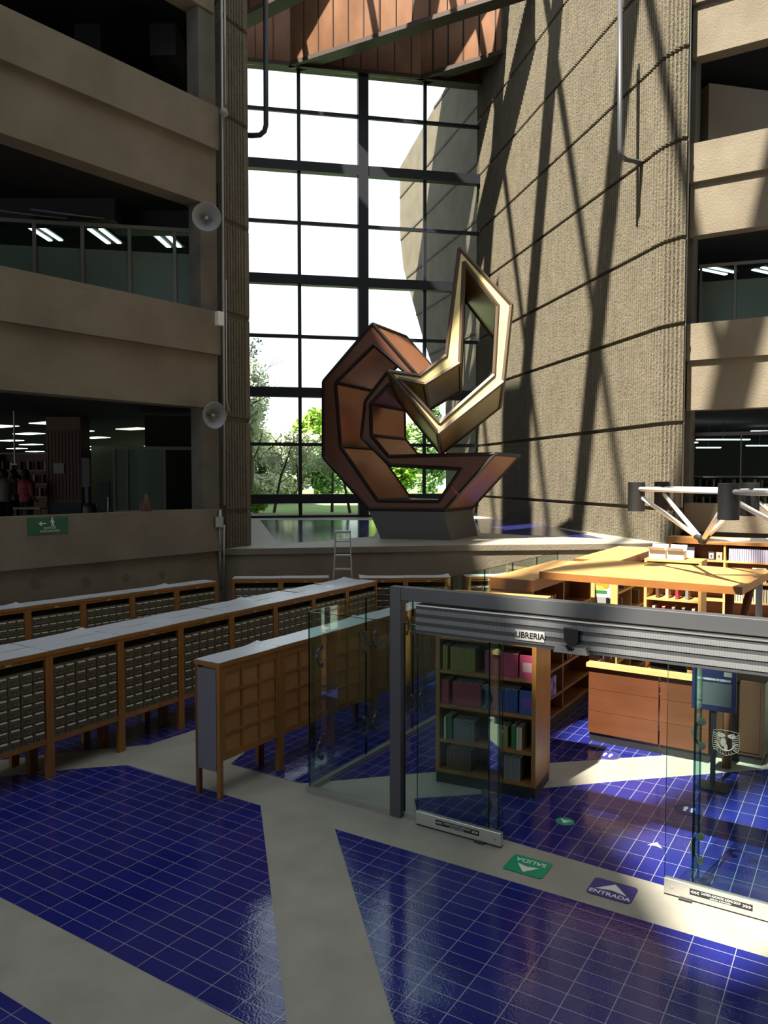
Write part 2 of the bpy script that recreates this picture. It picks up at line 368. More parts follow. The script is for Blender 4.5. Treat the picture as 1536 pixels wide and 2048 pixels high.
hv.build('heavy_frame', 'steel_dark', win, off=WL)
gl = MB(); bar(gl, 0, WW, PZ, WTOP, .012); gl.build('window_pane', 'glass_window', win, off=WL)

# copper fascias above the window
def fascia(p0, p1, z0, z1, seam=.62, name='wall_back', sill=.14):
    p0 = Vector(p0); p1 = Vector(p1); d = (p1-p0); L = d.length; d.normalize(); n = Vector((d.y, -d.x, 0)); mb = MB(); k = max(1, round(L/seam)); q = L/k
    for j in range(k):
        a = p0+d*j*q
        mb.obox(a+d*.012+Z*z0, d*(q-.024), -n*.08, Z*(z1-z0), 0)
        w = random.uniform(-.02, .03)
        mb.obox(a+d*.03+Z*z0, d*(q-.06), n*(.012+max(w, 0)), Z*(z1-z0), 0)
        mb.obox(a-d*.012+Z*z0, d*.024, n*.04, Z*(z1-z0), 1)
    mb.obox(p0+Z*(z0-sill*.6), d*L, n*.14, Z*sill, 1); mb.obox(p0+Z*z0, d*L, -n*.5, Z*.1, 1)
    return struct(name, mb, ['copper', 'copper_trim'])
zf = WTOP+.05
a0 = PL(440, 130, WL, WN); a1 = PL(985, 182, WL, WN)
fascia((a0.x, a0.y-.12, 0), (a1.x, a1.y-.12, 0), zf, zf+2.3)
def hp(px, py, z): p = G(px, py, z); return p.x, p.y, 0
A0, A1 = Vector(hp(580, 131, zf)), Vector(hp(974, 4, zf)); fascia(A0, A1+(A1-A0)*.15, zf, zf+2.3)
B0, B1 = Vector(hp(837, 158, zf)), Vector(hp(1024, 100, zf)); fascia(B0, B1, zf, zf+2.3)
D0, D1 = Vector(hp(470, 44, zf)), Vector(hp(548, 4, zf)); fascia(D0, D1+(D1-D0)*2, zf, zf+2.3)
# exterior continuation of the concrete wall
EP = Vector((A_.x, A_.y, 0)); ED = Vector((-1.9, 6.7, 0)).normalized(); EN = Vector((-ED.y, ED.x, 0))*-1
def ex(px, py): return PL(px, py, EP, EN)
wall_out = [ex(975, 1060), ex(892, 1050), ex(891, 790), ex(865, 733), ex(844, 669), ex(807, 537), ex(800, 470), ex(800, 335), ex(893, 172), ex(940, 90), ex(985, 40)]
mb = MB().prism([wall_out], EN*(1.2 if EN.x > 0 else -1.2)); struct('wall_right', mb, 'concrete')
gm = MB()
for g in (4.7, 6.8, 8.9, 11.0, 13.1, 15.2, 17.3, 19.4):
    pts = [EP+ED*s+Z*g for s in (.3, 10)]
    for px0 in ():
        pass
    # clip each groove to the outline by marching
    inside = []
    for i in range(100):
        s = .3+i*.12; q = EP+ED*s+Z*g; dv = q-Vector((0, 0, EYE)); f_ = Vector((0, cos(PITCH), -sin(PITCH))); u_ = Vector((0, sin(PITCH), cos(PITCH)))
        X = 768+FOC*dv.x/dv.dot(f_); Y = 1024-FOC*dv.dot(u_)/dv.dot(f_)
        poly = [(892, 1050), (891, 790), (865, 733), (844, 669), (807, 537), (800, 470), (800, 335), (893, 172), (985, 40), (1200, 40), (1200, 1050)]
        ins = False
        for k in range(len(poly)):
            (xa, ya), (xb, yb) = poly[k], poly[k-1]
            if (ya > Y) != (yb > Y) and X < (xb-xa)*(Y-ya)/(yb-ya)+xa: ins = not ins
        if ins: inside.append(q)
    if len(inside) > 2: gm.obox(inside[0]-EN*(.03 if EN.x > 0 else -.03)-Z*.05, inside[-1]-inside[0], EN*(.03 if EN.x > 0 else -.03), Z*.1)
struct('wall_right', gm, 'concrete_dark')

# right parapets
RP0 = AT(1376, 648, 17.2); RD = Vector((.857, -.515, 0)); RN = Vector((-.515, -.857, 0))
RP0.z = 0
def rwp(t, z, o=0): return RP0+RD*t+RN*o+Z*z
QZ = [PL(1376, y_, RP0, RN).z for y_ in (1006, 1062, 648, 721, 820, 289, 366, 471, 114)]
for (zt, zg, zb) in ((QZ[0], QZ[1], 0), QZ[2:5], QZ[5:8], (QZ[8]+2, QZ[8]+1.1, QZ[8])):
    struct('wall_right', MB().obox(rwp(-.02, zg), RD*9, -RN*.4, Z*(zt-zg)), 'concrete'); struct('wall_right', MB().obox(rwp(-.02, zb, -.09), RD*9, -RN*.35, Z*(zg-zb)), 'concrete')
def rslab(z0, z1, m, name): struct(name, MB().prism([[rwp(-.3, z0, -.4), rwp(9, z0, -.4), Vector((24, 20, z0)), Vector((24, 32, z0)), Vector((8.6, 32, z0))]], (0, 0, z1-z0)), m)
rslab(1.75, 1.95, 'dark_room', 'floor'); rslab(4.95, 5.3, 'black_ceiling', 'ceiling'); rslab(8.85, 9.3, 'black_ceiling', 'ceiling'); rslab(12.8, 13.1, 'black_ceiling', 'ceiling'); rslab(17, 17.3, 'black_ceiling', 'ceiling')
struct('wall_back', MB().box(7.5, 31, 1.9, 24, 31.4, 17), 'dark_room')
struct('wall_right', MB().obox(rwp(-.2, 0, -.25), RD*.24, -RN*.6, Z*20), 'concrete_dark')
struct('wall_right', MB().obox(rwp(.1, 9.3, -1.6), Vector((2.6, .6, 0)), Vector((-.2, 1.2, 0)), Z*3.3), 'beige_wall')
# hall shell out of view and the roof with its skylight
struct('wall_back', MB().box(-16, -12.4, 0, 17, -12, 21.5), 'concrete')
struct('wall_right', MB().box(15.5, -12, 0, 15.9, 13, 21.5), 'concrete')
RZ = 21.5
sky_ = [Vector((-8.0, -6.1, RZ)), Vector((12, -6.1, RZ)), Vector((10, 18, RZ)), Vector((5.5, 26.5, RZ)), Vector((-4.8, 26.0, RZ)), Vector((-7.25, 11.5, RZ)), Vector((-7.0, 8, RZ)), Vector((-7.8, 4, RZ))]
roof = MB().prism([[Vector((-30, -12.4, RZ)), Vector((24, -12.4, RZ)), Vector((24, 32, RZ)), Vector((-30, 32, RZ))], sky_], (0, 0, .5)); struct('ceiling', roof, 'concrete_dark')
b1 = Vector((-.848, -.529, 0)); bp_ = Vector((.529, -.848, 0)); b2 = Vector((-.429, -.903, 0)).normalized(); bm_ = MB()
for k in range(-1, 6):
    c = Vector((3.43-.19*k, 20.9-5.2*k+(1.0 if k == 3 else 0), RZ-.6)); w_ = .5 if k == 3 else .72; bm_.obox(c-b1*16-bp_*w_/2, b1*32, bp_*w_, Z*.5)
bm_.obox(Vector((-7.5, -3.4, RZ-.6))-b1*16-bp_*.2, b1*32, bp_*.4, Z*.4)
struct('ceiling', bm_, 'concrete_dark')
bt = MB()
for k in range(-5, 9): c = Vector((3.0+3.1*k, 15, RZ-.2)); bt.tube([c-b2*18, c+b2*20], .12, 6)
struct('ceiling', bt, 'concrete_dark')

# ================================================================== OUTSIDE
struct('floor', MB().box(-40, 30.5, 1.6, 30, 95, 1.88), 'grass')
pth = MB().prism([[Vector((-20, 46, 1.885)), Vector((12, 41, 1.885)), Vector((12, 42.6, 1.885)), Vector((-20, 48, 1.885))]], (0, 0, .01)); struct('floor', pth, 'path')
def crown(blobs, n, size):
    mb = MB()
    for _ in range(n):
        c, r = random.choice(blobs); c = Vector(c); d = Vector((random.gauss(0, 1), random.gauss(0, 1), random.gauss(0, 1))).normalized()
        rr = random.random()**.45; p = c+Vector((d.x*r[0], d.y*r[1], d.z*r[2]))*rr
        a = Vector((random.gauss(0, 1), random.gauss(0, 1), random.gauss(0, .6))).normalized(); bb = a.orthogonal().normalized()*size*random.uniform(.4, .8); a = a*size*random.uniform(.7, 1.2)
        mb.poly([p-a, p+bb*.8, p+a, p-bb*.8])
    return mb
def tree(px, Y, base, top, wpx, m, label, n=3500, size=.22, grp='trees on the lawn outside', trunk=.2, low=.25):
    x = (px-768)/FOC*Y; w = wpx/FOC*Y; t = thing('tree', label, 'tree', (x, Y, 1.88), 0, grp); H = AT(px, top, Y).z-1.88
    tr = MB().tube([(0, 0, 0), (.1, 0, H*.35), (-.05, .1, H*.7)], [trunk, trunk*.8, trunk*.4], 8)
    for k in range(7):
        a = k*2.4; z = H*(.25+.07*k); tr.tube([(0, 0, z), (cos(a)*w*.25, sin(a)*w*.25, z+H*.12), (cos(a)*w*.4, sin(a)*w*.4, z+H*.25)], [trunk*.4, trunk*.25, trunk*.1], 5)
    tr.build('trunk', 'bark', t)
    bl = [((random.uniform(-.32, .32)*w, random.uniform(-.3, .3)*w, H*random.uniform(low+.1, .82)), (w*.26, w*.26, H*.16)) for _ in range(9)]+[((0, 0, H*.86), (w*.22, w*.22, H*.14))]
    crown(bl, n, size).build('crown', m, t); return t
tree(520, 45, 1000, 850, 130, 'leaf_grey', 'grey-green willowy tree at the left edge of the big window', 4500, .16, low=.1)
tree(500, 42, 1000, 700, 70, 'leaf_grey', 'tall sparse grey-leaved tree at the very left edge of the window', 2600, .13, low=.3)
tree(560, 60, 1000, 868, 150, 'leaf_grey', 'hazy grey-green tree in the background of the left window panes', 4500, .2, low=.05)
tree(588, 48, 1000, 862, 110, 'leaf_grey', 'grey-green bushy tree behind the left thin mullion of the window', 4500, .16, low=.08)
tree(632, 55, 1000, 815, 110, 'leaf_bright', 'bright yellow-green sunlit tree left of the sculpture', 4500, .22, low=.1)
tree(655, 50, 1000, 880, 120, 'leaf_mid', 'dark green tree in front of the bright sunlit tree', 4500, .18, low=.05)
tree(735, 57, 1000, 850, 120, 'leaf_mid', 'dark green tree hidden mostly behind the copper form', 3500, .2, low=.05)
tree(805, 52, 1000, 842, 120, 'leaf_bright', 'sunlit green tree seen through the ring of the sculpture', 4500, .2, low=.1)
tree(862, 48, 1000, 800, 90, 'leaf_mid', 'green tree right of the ring next to the outside concrete wall', 4000, .18, low=.05)
for px_, Y_, h_, ln, lb in ((548, 33.5, 3.6, .9, 'young tree with thin leaning trunk outside the lower left panes'), (600, 35, 3.0, -.2, 'young tree with dark trunk just right of the first mullion'), (664, 34, 3.4, .1, 'slender trunk tree in front of the dark green tree'), (700, 33, 3.2, -.8, 'forked small tree near the plinth outside the window')):
    t = thing('young_tree', lb, 'tree', ((px_-768)/FOC*Y_, Y_, 1.88), 0, 'young trees near the window'); tt = MB().tube([(0, 0, 0), (ln*.3, 0, h_*.4), (ln, 0, h_*.9)], [.07, .05, .02], 6)
    for k in range(5): tt.tube([(ln*.4*(.6+k*.12), 0, h_*(.35+.1*k)), (ln*.5+random.uniform(-.9, .9), random.uniform(-.3, .3), h_*(.55+.1*k))], [.025, .01], 5)
    tt.build('trunk', 'bark', t); crown([((ln, 0, h_*.85), (.9, .6, .5)), ((ln*.5-.5, 0, h_*.65), (.6, .5, .4)), ((ln*.5+.6, 0, h_*.7), (.6, .5, .4))], 900, .07).build('crown', 'leaf_grey', t)
# tall bare tree
bt_ = thing('bare_tree', 'tall nearly leafless tree with thin branches at the left of the window', 'tree', (AT(500, 900, 34).x, 34, 1.88), 0)
tb = MB(); twigs = []
def grow(p, d, L, r, k):
    q = p+d*L; tb.tube([p, p+d*L*.5+Vector((random.uniform(-.05, .05),)*3)*L, q], [r, r*.8, r*.6], 5)
    if k == 0: twigs.append(q); return
    for _ in range(3):
        dd = (d+Vector((random.gauss(.12, .45), random.gauss(0, .35), random.gauss(.05, .3)))).normalized(); grow(q, dd, L*random.uniform(.6, .85), r*.55, k-1)
grow(Vector((0, 0, 0)), Vector((.02, 0, 1)), 2.6, .09, 4); tb.build('trunk', 'bark', bt_)
crown([((q.x, q.y, q.z), (.35, .35, .3)) for q in twigs if q.x < .6] or [((0, 0, 5), (1, 1, 1))], 700, .09).build('crown', 'leaf_grey', bt_)
for i, (px, w) in enumerate(((510, 40), (665, 50), (715, 40))):
    Y = 33+i*2.5; x = (px-768)/FOC*Y; lb = ['low green shrub outside the bottom left corner of the window', 'low shrub on the lawn outside between the mullions', 'low shrub outside close to the sculpture plinth'][i]
    if i == 0: single('shrub', crown([((0, 0, .5), (.6, .4, .5))], 900, .1), 'leaf_bright', lb, 'shrub', (x, Y, 1.9), group='shrubs outside')
    else: single('shrub', crown([((0, 0, .35), (w/FOC*Y*.9, .5, .4))], 900, .1), 'leaf_mid', lb, 'shrub', (x, 46+i*2, 1.9), group='shrubs outside')

# ================================================================== SCULPTURE
SF = Vector((.952, -.306, 0)); SN = Vector((-.306, -.952, 0)); SP = G(902.5, 1081, PZ); SDp = Vector((.447, .894, 0)).normalized()*1.9
def sp(x, y): return PL(x, y, SP, SN)
base = G(830, 1078, PZ); base.z = PZ
sc_ = thing('abstract_sculpture', 'giant angular sculpture of a copper ring and brass loop on a grey plinth', 'sculpture', base)
outer = [(745, 648), (647, 763), (647, 914), (738, 1018), (889, 1020), (990, 908), (860, 911), (777, 913), (742.5, 871), (741, 808), (778, 769), (797, 757), (834, 751)]
inner = [(748.5, 690), (671, 766), (681, 893), (755, 1001), (878, 1003), (922, 938), (779.5, 930), (723, 874), (731, 802), (776, 743), (816, 748)]
O3 = [sp(*p) for p in outer]; I3 = [sp(*p) for p in inner]
MB().prism([O3, I3], SDp, 0, 1).build('copper_form', ['form_front', 'form_side'], sc_, off=base)
em = MB()
def edges(em, loops, vec, r, deep=True):
    for l in loops:
        for k in range(len(l)):
            a, c = l[k], l[(k+1) % len(l)]; em.tube([a, c], r, 4); em.tube([a+vec, c+vec], r*.7, 4)
            if deep: em.tube([a, a+vec], r, 4)
edges(em, [O3, I3], SDp, .045); em.build('edge_trim', 'form_edge', sc_, off=base)
YN = Vector((.107, 1, -.2)).normalized(); YP = AT(876, 867, 17.0); YD = Vector((.107, 1, -.202)).normalized()*2.0
yo = [(919, 497), (1023, 610), (1007, 763), (876, 867), (777, 743), (839, 752), (893, 711)]
yi = [(928, 524), (996, 612), (988.5, 750), (879, 847), (796, 757.5), (849, 769), (920, 726)]
YO = [PL(x, y, YP, YN) for x, y in yo]; YI = [PL(x, y, YP, YN) for x, y in yi]
MB().prism([YO, YI], YD, 0, 1).build('brass_form', ['brass_front', 'brass_side'], sc_, off=base)
em = MB(); edges(em, [YO, YI], YD, .05); em.build('edge_trim', 'brass_edge', sc_, off=base)
bq = [G(761.7, 1077.4, PZ), G(902.5, 1081, PZ), G(955.8, 1070.6, PZ)]; bq.append(bq[0]+bq[2]-bq[1]); zt = sp(738, 1020).z
tq = [sp(737, 1020), sp(886, 1022)]; tq += [tq[1]+SDp, tq[0]+SDp]
pm = MB(); pm.poly(bq[::-1]).poly(tq)
for k in range(4): pm.quad(bq[k], bq[(k+1) % 4], tq[(k+1) % 4], tq[k])
pm.build('plinth', 'plinth_grey', sc_, off=base)

# ================================================================== CARD CATALOGUES
CH = 1.45; CD = .36
def catalog_parts(t, L, drawers=True, lattice=False, endpanel=False, labelled=True):
    for x in (0, L-.05):
        for y in (0, CD-.05): MB().box(x+.001, y, 0, x+.049, y+.05, CH-.045).build('leg', 'wood' if y == 0 else 'wood_dark', t)
    MB().box(0, -.005, CH-.045, L, CD+.005, CH).build('top_panel', 'wood', t)
    MB().box(.05, .005, CH-.085, L-.05, .03, CH-.045).build('top_rail', 'wood', t); fr = MB(); fr.box(.05, .005, .40, L-.05, .03, .46); fr.box(.05, .03, .40, L-.05, CD-.03, .43, 1)
    fr.build('bottom_rail', ['wood', 'wood_dark'], t)
    if lattice:
        bd = MB(); bd.box(.05, .02, .43, L-.05, CD-.01, CH-.05); bd.build('body', 'wood_panel', t)
        lt = MB()
        for i in range(4): x = .05+i*(L-.14)/3; lt.box(x, .004, .46, x+.04, .022, CH-.085)
        for j in range(5): z = .445+j*(CH-.085-.445-.035)/4; lt.box(.05, .006, z, L-.05, .022, z+.035)
        lt.build('lattice', 'wood', t)
        if endpanel: tag(MB().box(-.006, .045, .29, .012, CD-.045, CH-.07).build('end_panel', 'panel_grey', t), 'grey laminate end panel')
        return
    bd = MB(); bd.box(.05, .03, .43, L-.05, CD-.02, CH-.18, 0); bd.box(.05, .10, CH-.18, L-.05, CD-.02, CH-.045, 1); bd.box(.0, .05, .43, .01, CD-.05, CH-.05, 0); bd.box(L-.01, .05, .43, L, CD-.05, CH-.05, 0)
    bd.build('body', ['drawer_metal', 'slot_dark'], t)
    if labelled: tag(MB().box(L/2-.03, -.002, CH-.075, L/2+.04, .006, CH-.052).build('label_plate', 'card_paper', t), 'small paper label')
    if drawers:
        w = (L-.124)/6; h = (CH-.18-.455)/7
        if 'dm' not in MATS:
            e_ = MB(); e_.box(.03, -.0135, h*.50, w-.03, -.012, h*.80, 1).poly([(.022, -.034, h*.80), (w-.022, -.034, h*.80), (w-.022, -.012, h*.90), (.022, -.012, h*.90)], 0); o = e_.build('label_holder', ['card_paper', 'label_aged'], None); MATS['dl'] = o.data; bpy.data.objects.remove(o)
            d = MB(); d.box(.004, -.012, .006, w-.004, .02, h-.012)
            pass
            d.box(.022, -.024, h*.46, w-.022, -.012, h*.50, 0); d.lathe([(.001, .022), (.007, .02), (.008, .012), (.004, 0)], (w/2, -.012, h*.25), (0, -1, 0), 8, 2)
            o = d.build('drawer', ['drawer_metal', 'card_paper', 'alu_dull', 'label_aged'], None); MATS['dm'] = o.data; bpy.data.objects.remove(o)
        for i in range(6):
            for j in range(7):
                o = bpy.data.objects.new('drawer', MATS['dm']); COL.objects.link(o); o.parent = t; lh = bpy.data.objects.new('label_holder', MATS['dl']); COL.objects.link(lh); lh.parent = o; o.location = (.055+i*w+.005*(i//2)+random.uniform(-.001, .001), .0215+random.uniform(-.003, .004), .45+j*h)
def sheet(L, D, curl, seed):
    rnd = random.Random(seed); mb = MB(); nx, ny = 10, 5
    def zf_(x, y):
        z = .003+.006*sin(x*7+seed)*.3+.003
        dx = max(0, x/L-.72)/.28; dy = max(0, y/D-.3)/.7; dx0 = max(0, .28-x/L)/.28
        if curl in (1, 3): z += .028*dx*dx*dy
        if curl in (2, 3): z += .028*dx0*dx0*dy
        return z
    P = [[Vector((L*i/nx, D*j/ny, zf_(L*i/nx, D*j/ny))) for j in range(ny+1)] for i in range(nx+1)]
    for i in range(nx):
        for j in range(ny): mb.quad(P[i][j], P[i+1][j], P[i+1][j+1], P[i][j+1])
        for j, sg in ((0, 1), (ny, -1)):
            a, c = P[i][j], P[i+1][j]; mb.quad(a-Z*.004, c-Z*.004, c, a) if sg > 0 else mb.quad(c-Z*.004, a-Z*.004, a, c)
    for i, sg in ((0, 1), (nx, -1)):
        for j in range(ny):
            a, c = P[i][j], P[i][j+1]; mb.quad(c-Z*.004, a-Z*.004, a, c) if sg > 0 else mb.quad(a-Z*.004, c-Z*.004, c, a)
    return mb
def put_sheet(o, rz, L, y0, D, label, grp, curl=0, seed=0, dz=0, ax=0, rot=0):
    x = Vector((cos(rz), sin(rz), 0)); y = Vector((-sin(rz), cos(rz), 0))
    s = single('cover_sheet', sheet(L, D, curl, seed), 'white_sheet', label, 'sheet', o+x*ax+y*y0+Z*(CH+dz+.0005), rz+rot, grp)
def row(p0, p1, n, extra, rowname, grp, kind='front', curls=None, pair=False):
    def where(nm): return (f'{"left" if nm == "first" else "right"} of the pair {rowname}' if pair else f'{nm} in the {rowname}')
    d = p1-p0; d.z = 0; L = d.length/n; d.normalize(); rz = atan2(d.y, d.x); p0 = Vector((p0.x, p0.y, 0)); proto = None
    y = Vector((-d.y, d.x, 0))
    for k in range(-extra, n):
        nm = ORD[k+extra]; o = p0+d*L*k
        lab = f'{"wooden card catalogue" if kind!="lattice" else "lattice-backed wooden cabinet"}, {where(nm)}'
        if kind == 'lattice' or proto is None:
            t = thing('card_catalog', lab, 'cabinet', o, rz, grp)
            if kind == 'lattice': catalog_parts(t, L, lattice=True, endpanel=(k == -extra))
            else: catalog_parts(t, L, labelled=True); proto = t
        else:
            t = copy_tree(proto); t.location = o; t['label'] = lab
        if kind == 'double':
            if k == -extra:
                t2 = thing('card_catalog', '', 'cabinet', o+y*CD*2+d*L, rz+pi, grp+', far side'); catalog_parts(t2, L, drawers=False, labelled=False); proto2 = t2
            else: t2 = copy_tree(proto2); t2.location = o+y*CD*2+d*L
            t2['label'] = f'card catalogue facing away, {nm} along the far side of the double row'
            put_sheet(o, rz, L*.985, CD+.01, CD, f'white cover sheet, {nm} along the far strip of the double row', 'white sheets on the '+rowname, [0, 1, 0, 0, 1, 0, 0, 3][(k+extra) % 8], k+9, ax=.01+.05*sin(k*3))
        put_sheet(o, rz, L*.99, .0, CD, f'white cover sheet {where(nm)}', 'white sheets on the '+rowname, (curls[k+extra] if curls else 0), k, ax=.004)
    return L, rz
row(G(98, 1302.6, CH), G(754, 1162, CH), 7, 1, 'double middle row counted from the near end', 'catalogues of the double middle row', 'double', [0, 0, 1, 0, 0, 0, 1, 0])
row(G(56, 1213, CH), G(434, 1163, CH), 4, 2, 'row along the left wall counted from the near end', 'catalogues of the left wall row', 'front', [0, 1, 0, 0, 1, 0])
row(G(438, 1328, CH), G(750.6, 1240, CH), 3, 0, 'row ending beside the glass shop', 'latticed cabinets', 'lattice', [1, 0, 1])
# the latticed row goes on behind the glass
pA = G(438, 1328, CH); pB = G(750.6, 1240, CH); dd = (pB-pA)/3; dd.z = 0
row(pA+dd*3, pA+dd*5, 2, 0, 'row stretch seen through the shop glass', 'latticed cabinets', 'lattice', [0, 1])
row(G(464, 1158, CH), G(658, 1156, CH), 2, 0, 'under the platform left of the ladder', 'catalogues under the platform', 'front', [0, 0], True)
row(G(719, 1157, CH), G(903, 1155, CH), 2, 0, 'under the platform right of the ladder', 'catalogues under the platform', 'front', [2, 1], True)
row(G(933, 1154, CH), G(1110, 1151, CH), 2, 0, 'under the platform nearest the shop', 'catalogues under the platform', 'front', [1, 0], True)

# step ladder
lp = G(687, 1290, 0); lp = Vector((AT(687, 1100, 15.45).x, 15.2, 0)); lt = thing('step_ladder', 'aluminium step ladder standing against the platform wall', 'ladder', lp)
for s_ in (-1, 1):
    MB().obox((s_*.24-.012, -.30, 0), (.025, 0, 0), (0, .05, 0), (-s_*.10, .30, 2.33)).build('rail', 'alu', lt)
    MB().obox((s_*.24-.01, .28, 0), (.02, 0, 0), (0, .03, 0), (-s_*.10, -.24, 2.25)).build('rail', 'alu_dull', lt)
for k in range(8):
    z = .27+k*.27; f = z/2.33; hw = .24-.10*f; MB().box(-hw, -.30+.30*f, z-.03, hw, -.22+.30*f, z).build('step', 'alu', lt)
MB().box(-.16, -.03, 2.31, .16, .10, 2.35).build('top_cap', 'alu', lt)

# ================================================================== GLASS SHOP
F0 = G(779, 1631, 0); RZD = atan2(-.54, .842); DV = Vector((cos(RZD), sin(RZD), 0)); DU = Vector((-DV.y, DV.x, 0))
def xl(px, py=1300, o=0): return (PL(px, py, F0+DU*o, DU)-F0).dot(DV)
def zl(px, py, o=0): return PL(px, py, F0+DU*o, DU).z
fr = thing('door_frame', 'dark grey steel portal frame carrying the sliding glass doors of the shop', 'door frame', F0, RZD)
MB().box(0, 0, 0, .13, .10, 2.32).build('post', 'frame_grey', fr, bevel=.004)
MB().box(.13, 0, 2.19, 5.6, .12, 2.32).build('beam', 'frame_grey', fr, bevel=.004)
MB().box(5.47, 0, 0, 5.6, .12, 2.19).build('post', 'frame_grey', fr)
X0 = xl(836); hd = thing('door_header', 'long ribbed metal drive housing hanging below the portal beam', 'door header', F0+DV*X0+Z*1.9, RZD)
HL = 5.47-X0
hb = MB().box(0, -.04, 0, HL, .14, .275); hb.build('housing', 'header_dark', hd)
ht = MB()
for z in (.03, .11, .19):
    ht.box(0, -.046, z, HL, -.04, z+.042)
    for i in range(int(HL/.02)): ht.box(i*.02, -.049, z+.002, i*.02+.011, -.045, z+.04)
ht.build('ribbed_band', 'header_light', hd)
MB().box(0, -.05, .262, HL, -.03, .275).build('edge_strip', 'alu', hd)
xs = xl(1150, 1262)-X0
ss = thing('door_sensor', 'black motion sensor with chrome cap fixed on the door header', 'sensor', F0+DV*(X0+xs)-DU*.1+Z*1.93, RZD)
MB().prism([[Vector((-.07, 0, .18)), Vector((.06, 0, .16)), Vector((.06, 0, .07)), Vector((0, 0, .02)), Vector((-.06, 0, .07))]], (0, .05, 0)).build('housing', 'black', ss)
MB().prism([[Vector((-.15, -.02, -.03)), Vector((.15, -.02, -.03)), Vector((.13, -.02, .03)), Vector((.05, -.02, .03)), Vector((.02, -.02, -.01)), Vector((-.02, -.02, -.01)), Vector((-.05, -.02, .03)), Vector((-.13, -.02, .03))]], (0, .07, 0)).build('bracket', 'alu_dull', ss)
lx0, lx1 = xl(1036, 1250), xl(1094, 1255)
sg = thing('shop_sign', 'small white paper sign reading LIBRERIA taped to the door header', 'sign', F0+DV*(lx0+lx1)/2-DU*.056+Z*2.0, RZD)
MB().box(-(lx1-lx0)/2, -.002, -.045, (lx1-lx0)/2, .002, .045).build('board', 'paper_white', sg)
text('lettering', 'LIBRERIA', .074, 'black', sg, (0, -.004, 0), (pi/2, 0, 0), sx=.95, bold=.001)
def glass_pane(t, x0, x1, y, z0, z1, name='glass_panel', th=.012):
    MB().box(x0, y, z0, x1, y+th, z1).build(name, 'glass', t)
    e = MB(); e.box(x0-.0015, y-.001, z0, x0+.0015, y+th+.001, z1); e.box(x1-.0015, y-.001, z0, x1+.0015, y+th+.001, z1); e.box(x0, y-.001, z1-.002, x1, y+th+.001, z1+.002)
    e.build('glass_edge', 'glass_edge', t)
GT = 1.93
def sliding(x0, x1, label, sens_x):
    t = thing('sliding_door', label, 'door', F0+DV*x0-DU*.02+Z*.015, RZD); L = x1-x0
    MB().box(0, -.02, 0, L, .03, .125).build('bottom_rail', 'alu', t, bevel=.004); MB().box(.0, -.01, -.013, L, .025, 0).build('brush_seal', 'black', t)
    glass_pane(t, 0, L, .0, .125, GT-.02)
    MB().box(0, -.012, GT-.05, L, .025, GT-.02).build('top_rail', 'alu_dull', t)
    return t, L
ld, LL = sliding(xl(836, 1640), xl(1005, 1670), 'left sliding glass door leaf with silver bottom rail and black caution label', 0)
rd, RL = sliding(xl(1330, 1765), xl(1330, 1765)+1.15, 'right sliding glass door leaf standing in the sunlight at the picture edge', 0)
for t, L, cx in ((ld, LL, LL*.5), (rd, RL, .43)):
    lb = MB().box(cx-.23, -.0225, .045, cx+.23, -.0195, .095); o = lb.build('caution_label', 'black', t)
    text('lettering', 'CAUTION AUTOMATIC SLIDING DOOR', .026, 'white', o, (cx, -.024, .078), (pi/2, 0, 0), sx=.62, extrude=.0008)
    text('lettering', 'stand clear of moving door', .018, 'white', o, (cx, -.024, .057), (pi/2, 0, 0), sx=.8, extrude=.0008)
    text('arrow_mark', '<<<', .045, 'white', o, (cx-.19, -.024, .07), (pi/2, 0, 0), sx=.8, extrude=.0008, bold=.001)
    text('arrow_mark', '>>>', .045, 'white', o, (cx+.19, -.024, .07), (pi/2, 0, 0), sx=.8, extrude=.0008, bold=.001)
    ex_ = L-.06 if t is ld else .06
    MB().lathe([(0, .006), (.012, .005), (.013, 0)], (ex_, -.02, .06), (0, -1, 0), 12).build('lock', 'alu_dull', t)
    MB().box(ex_-.2 if t is ld else ex_+.06, -.045, -.014, ex_-.1 if t is ld else ex_+.16, -.02, .0).build('floor_guide', 'black', t)
def clamp(t, x, y, z, s=1, h=.2):
    m = MB(); m.tube([(x+s*.055, y, z+h*.5), (x, y, z+h*.3), (x-s*.02, y, z), (x, y, z-h*.3), (x+s*.05, y, z-h*.5)], .014, 6)
    for e in (.5, -.5): m.lathe([(0, .02), (.026, .018), (.028, -.018), (0, -.02)], (x+s*.055, y, z+h*e), (0, 1, 0), 12)
    m.box(x-.018, y-.012, z-.06, x+.012, y+.012, z+.06); m.build('spider_clamp', 'frame_grey', t)
def fixed(name_l, x0, x1, fin_x, side, zs=(.32, 1.33)):
    t = thing('glass_partition', name_l, 'glass panel', F0+DV*x0+DU*.07, RZD); glass_pane(t, 0, x1-x0, 0, .04, GT+.02)
    if fin_x is not None:
        fx = fin_x-x0; MB().box(fx, .01, .03, fx+.012, .24, GT).build('glass_fin', 'glass', t)
        MB().box(fx-.0015, .238, .03, fx+.0135, .242, GT).build('glass_edge', 'glass_edge', t); MB().box(fx-.002, .008, .03, fx+.014, .012, GT).build('glass_edge', 'glass_edge', t)
        MB().prism([[Vector((fx-.01, .02, 0)), Vector((fx-.01, .16, 0)), Vector((fx-.01, .02, .13))]], (.03, 0, 0)).build('fin_bracket', 'alu_dull', t)
        for z in zs: clamp(t, fx, .05, z, side)
    MB().box(0, -.02, -.0, x1-x0, .03, .045).build('base_rail', 'alu_dull', t); return t
fixed('fixed glass panel right of the steel post behind the left door leaf', .13, xl(978, 1500, .07), xl(978, 1500, .07)-.01, -1)
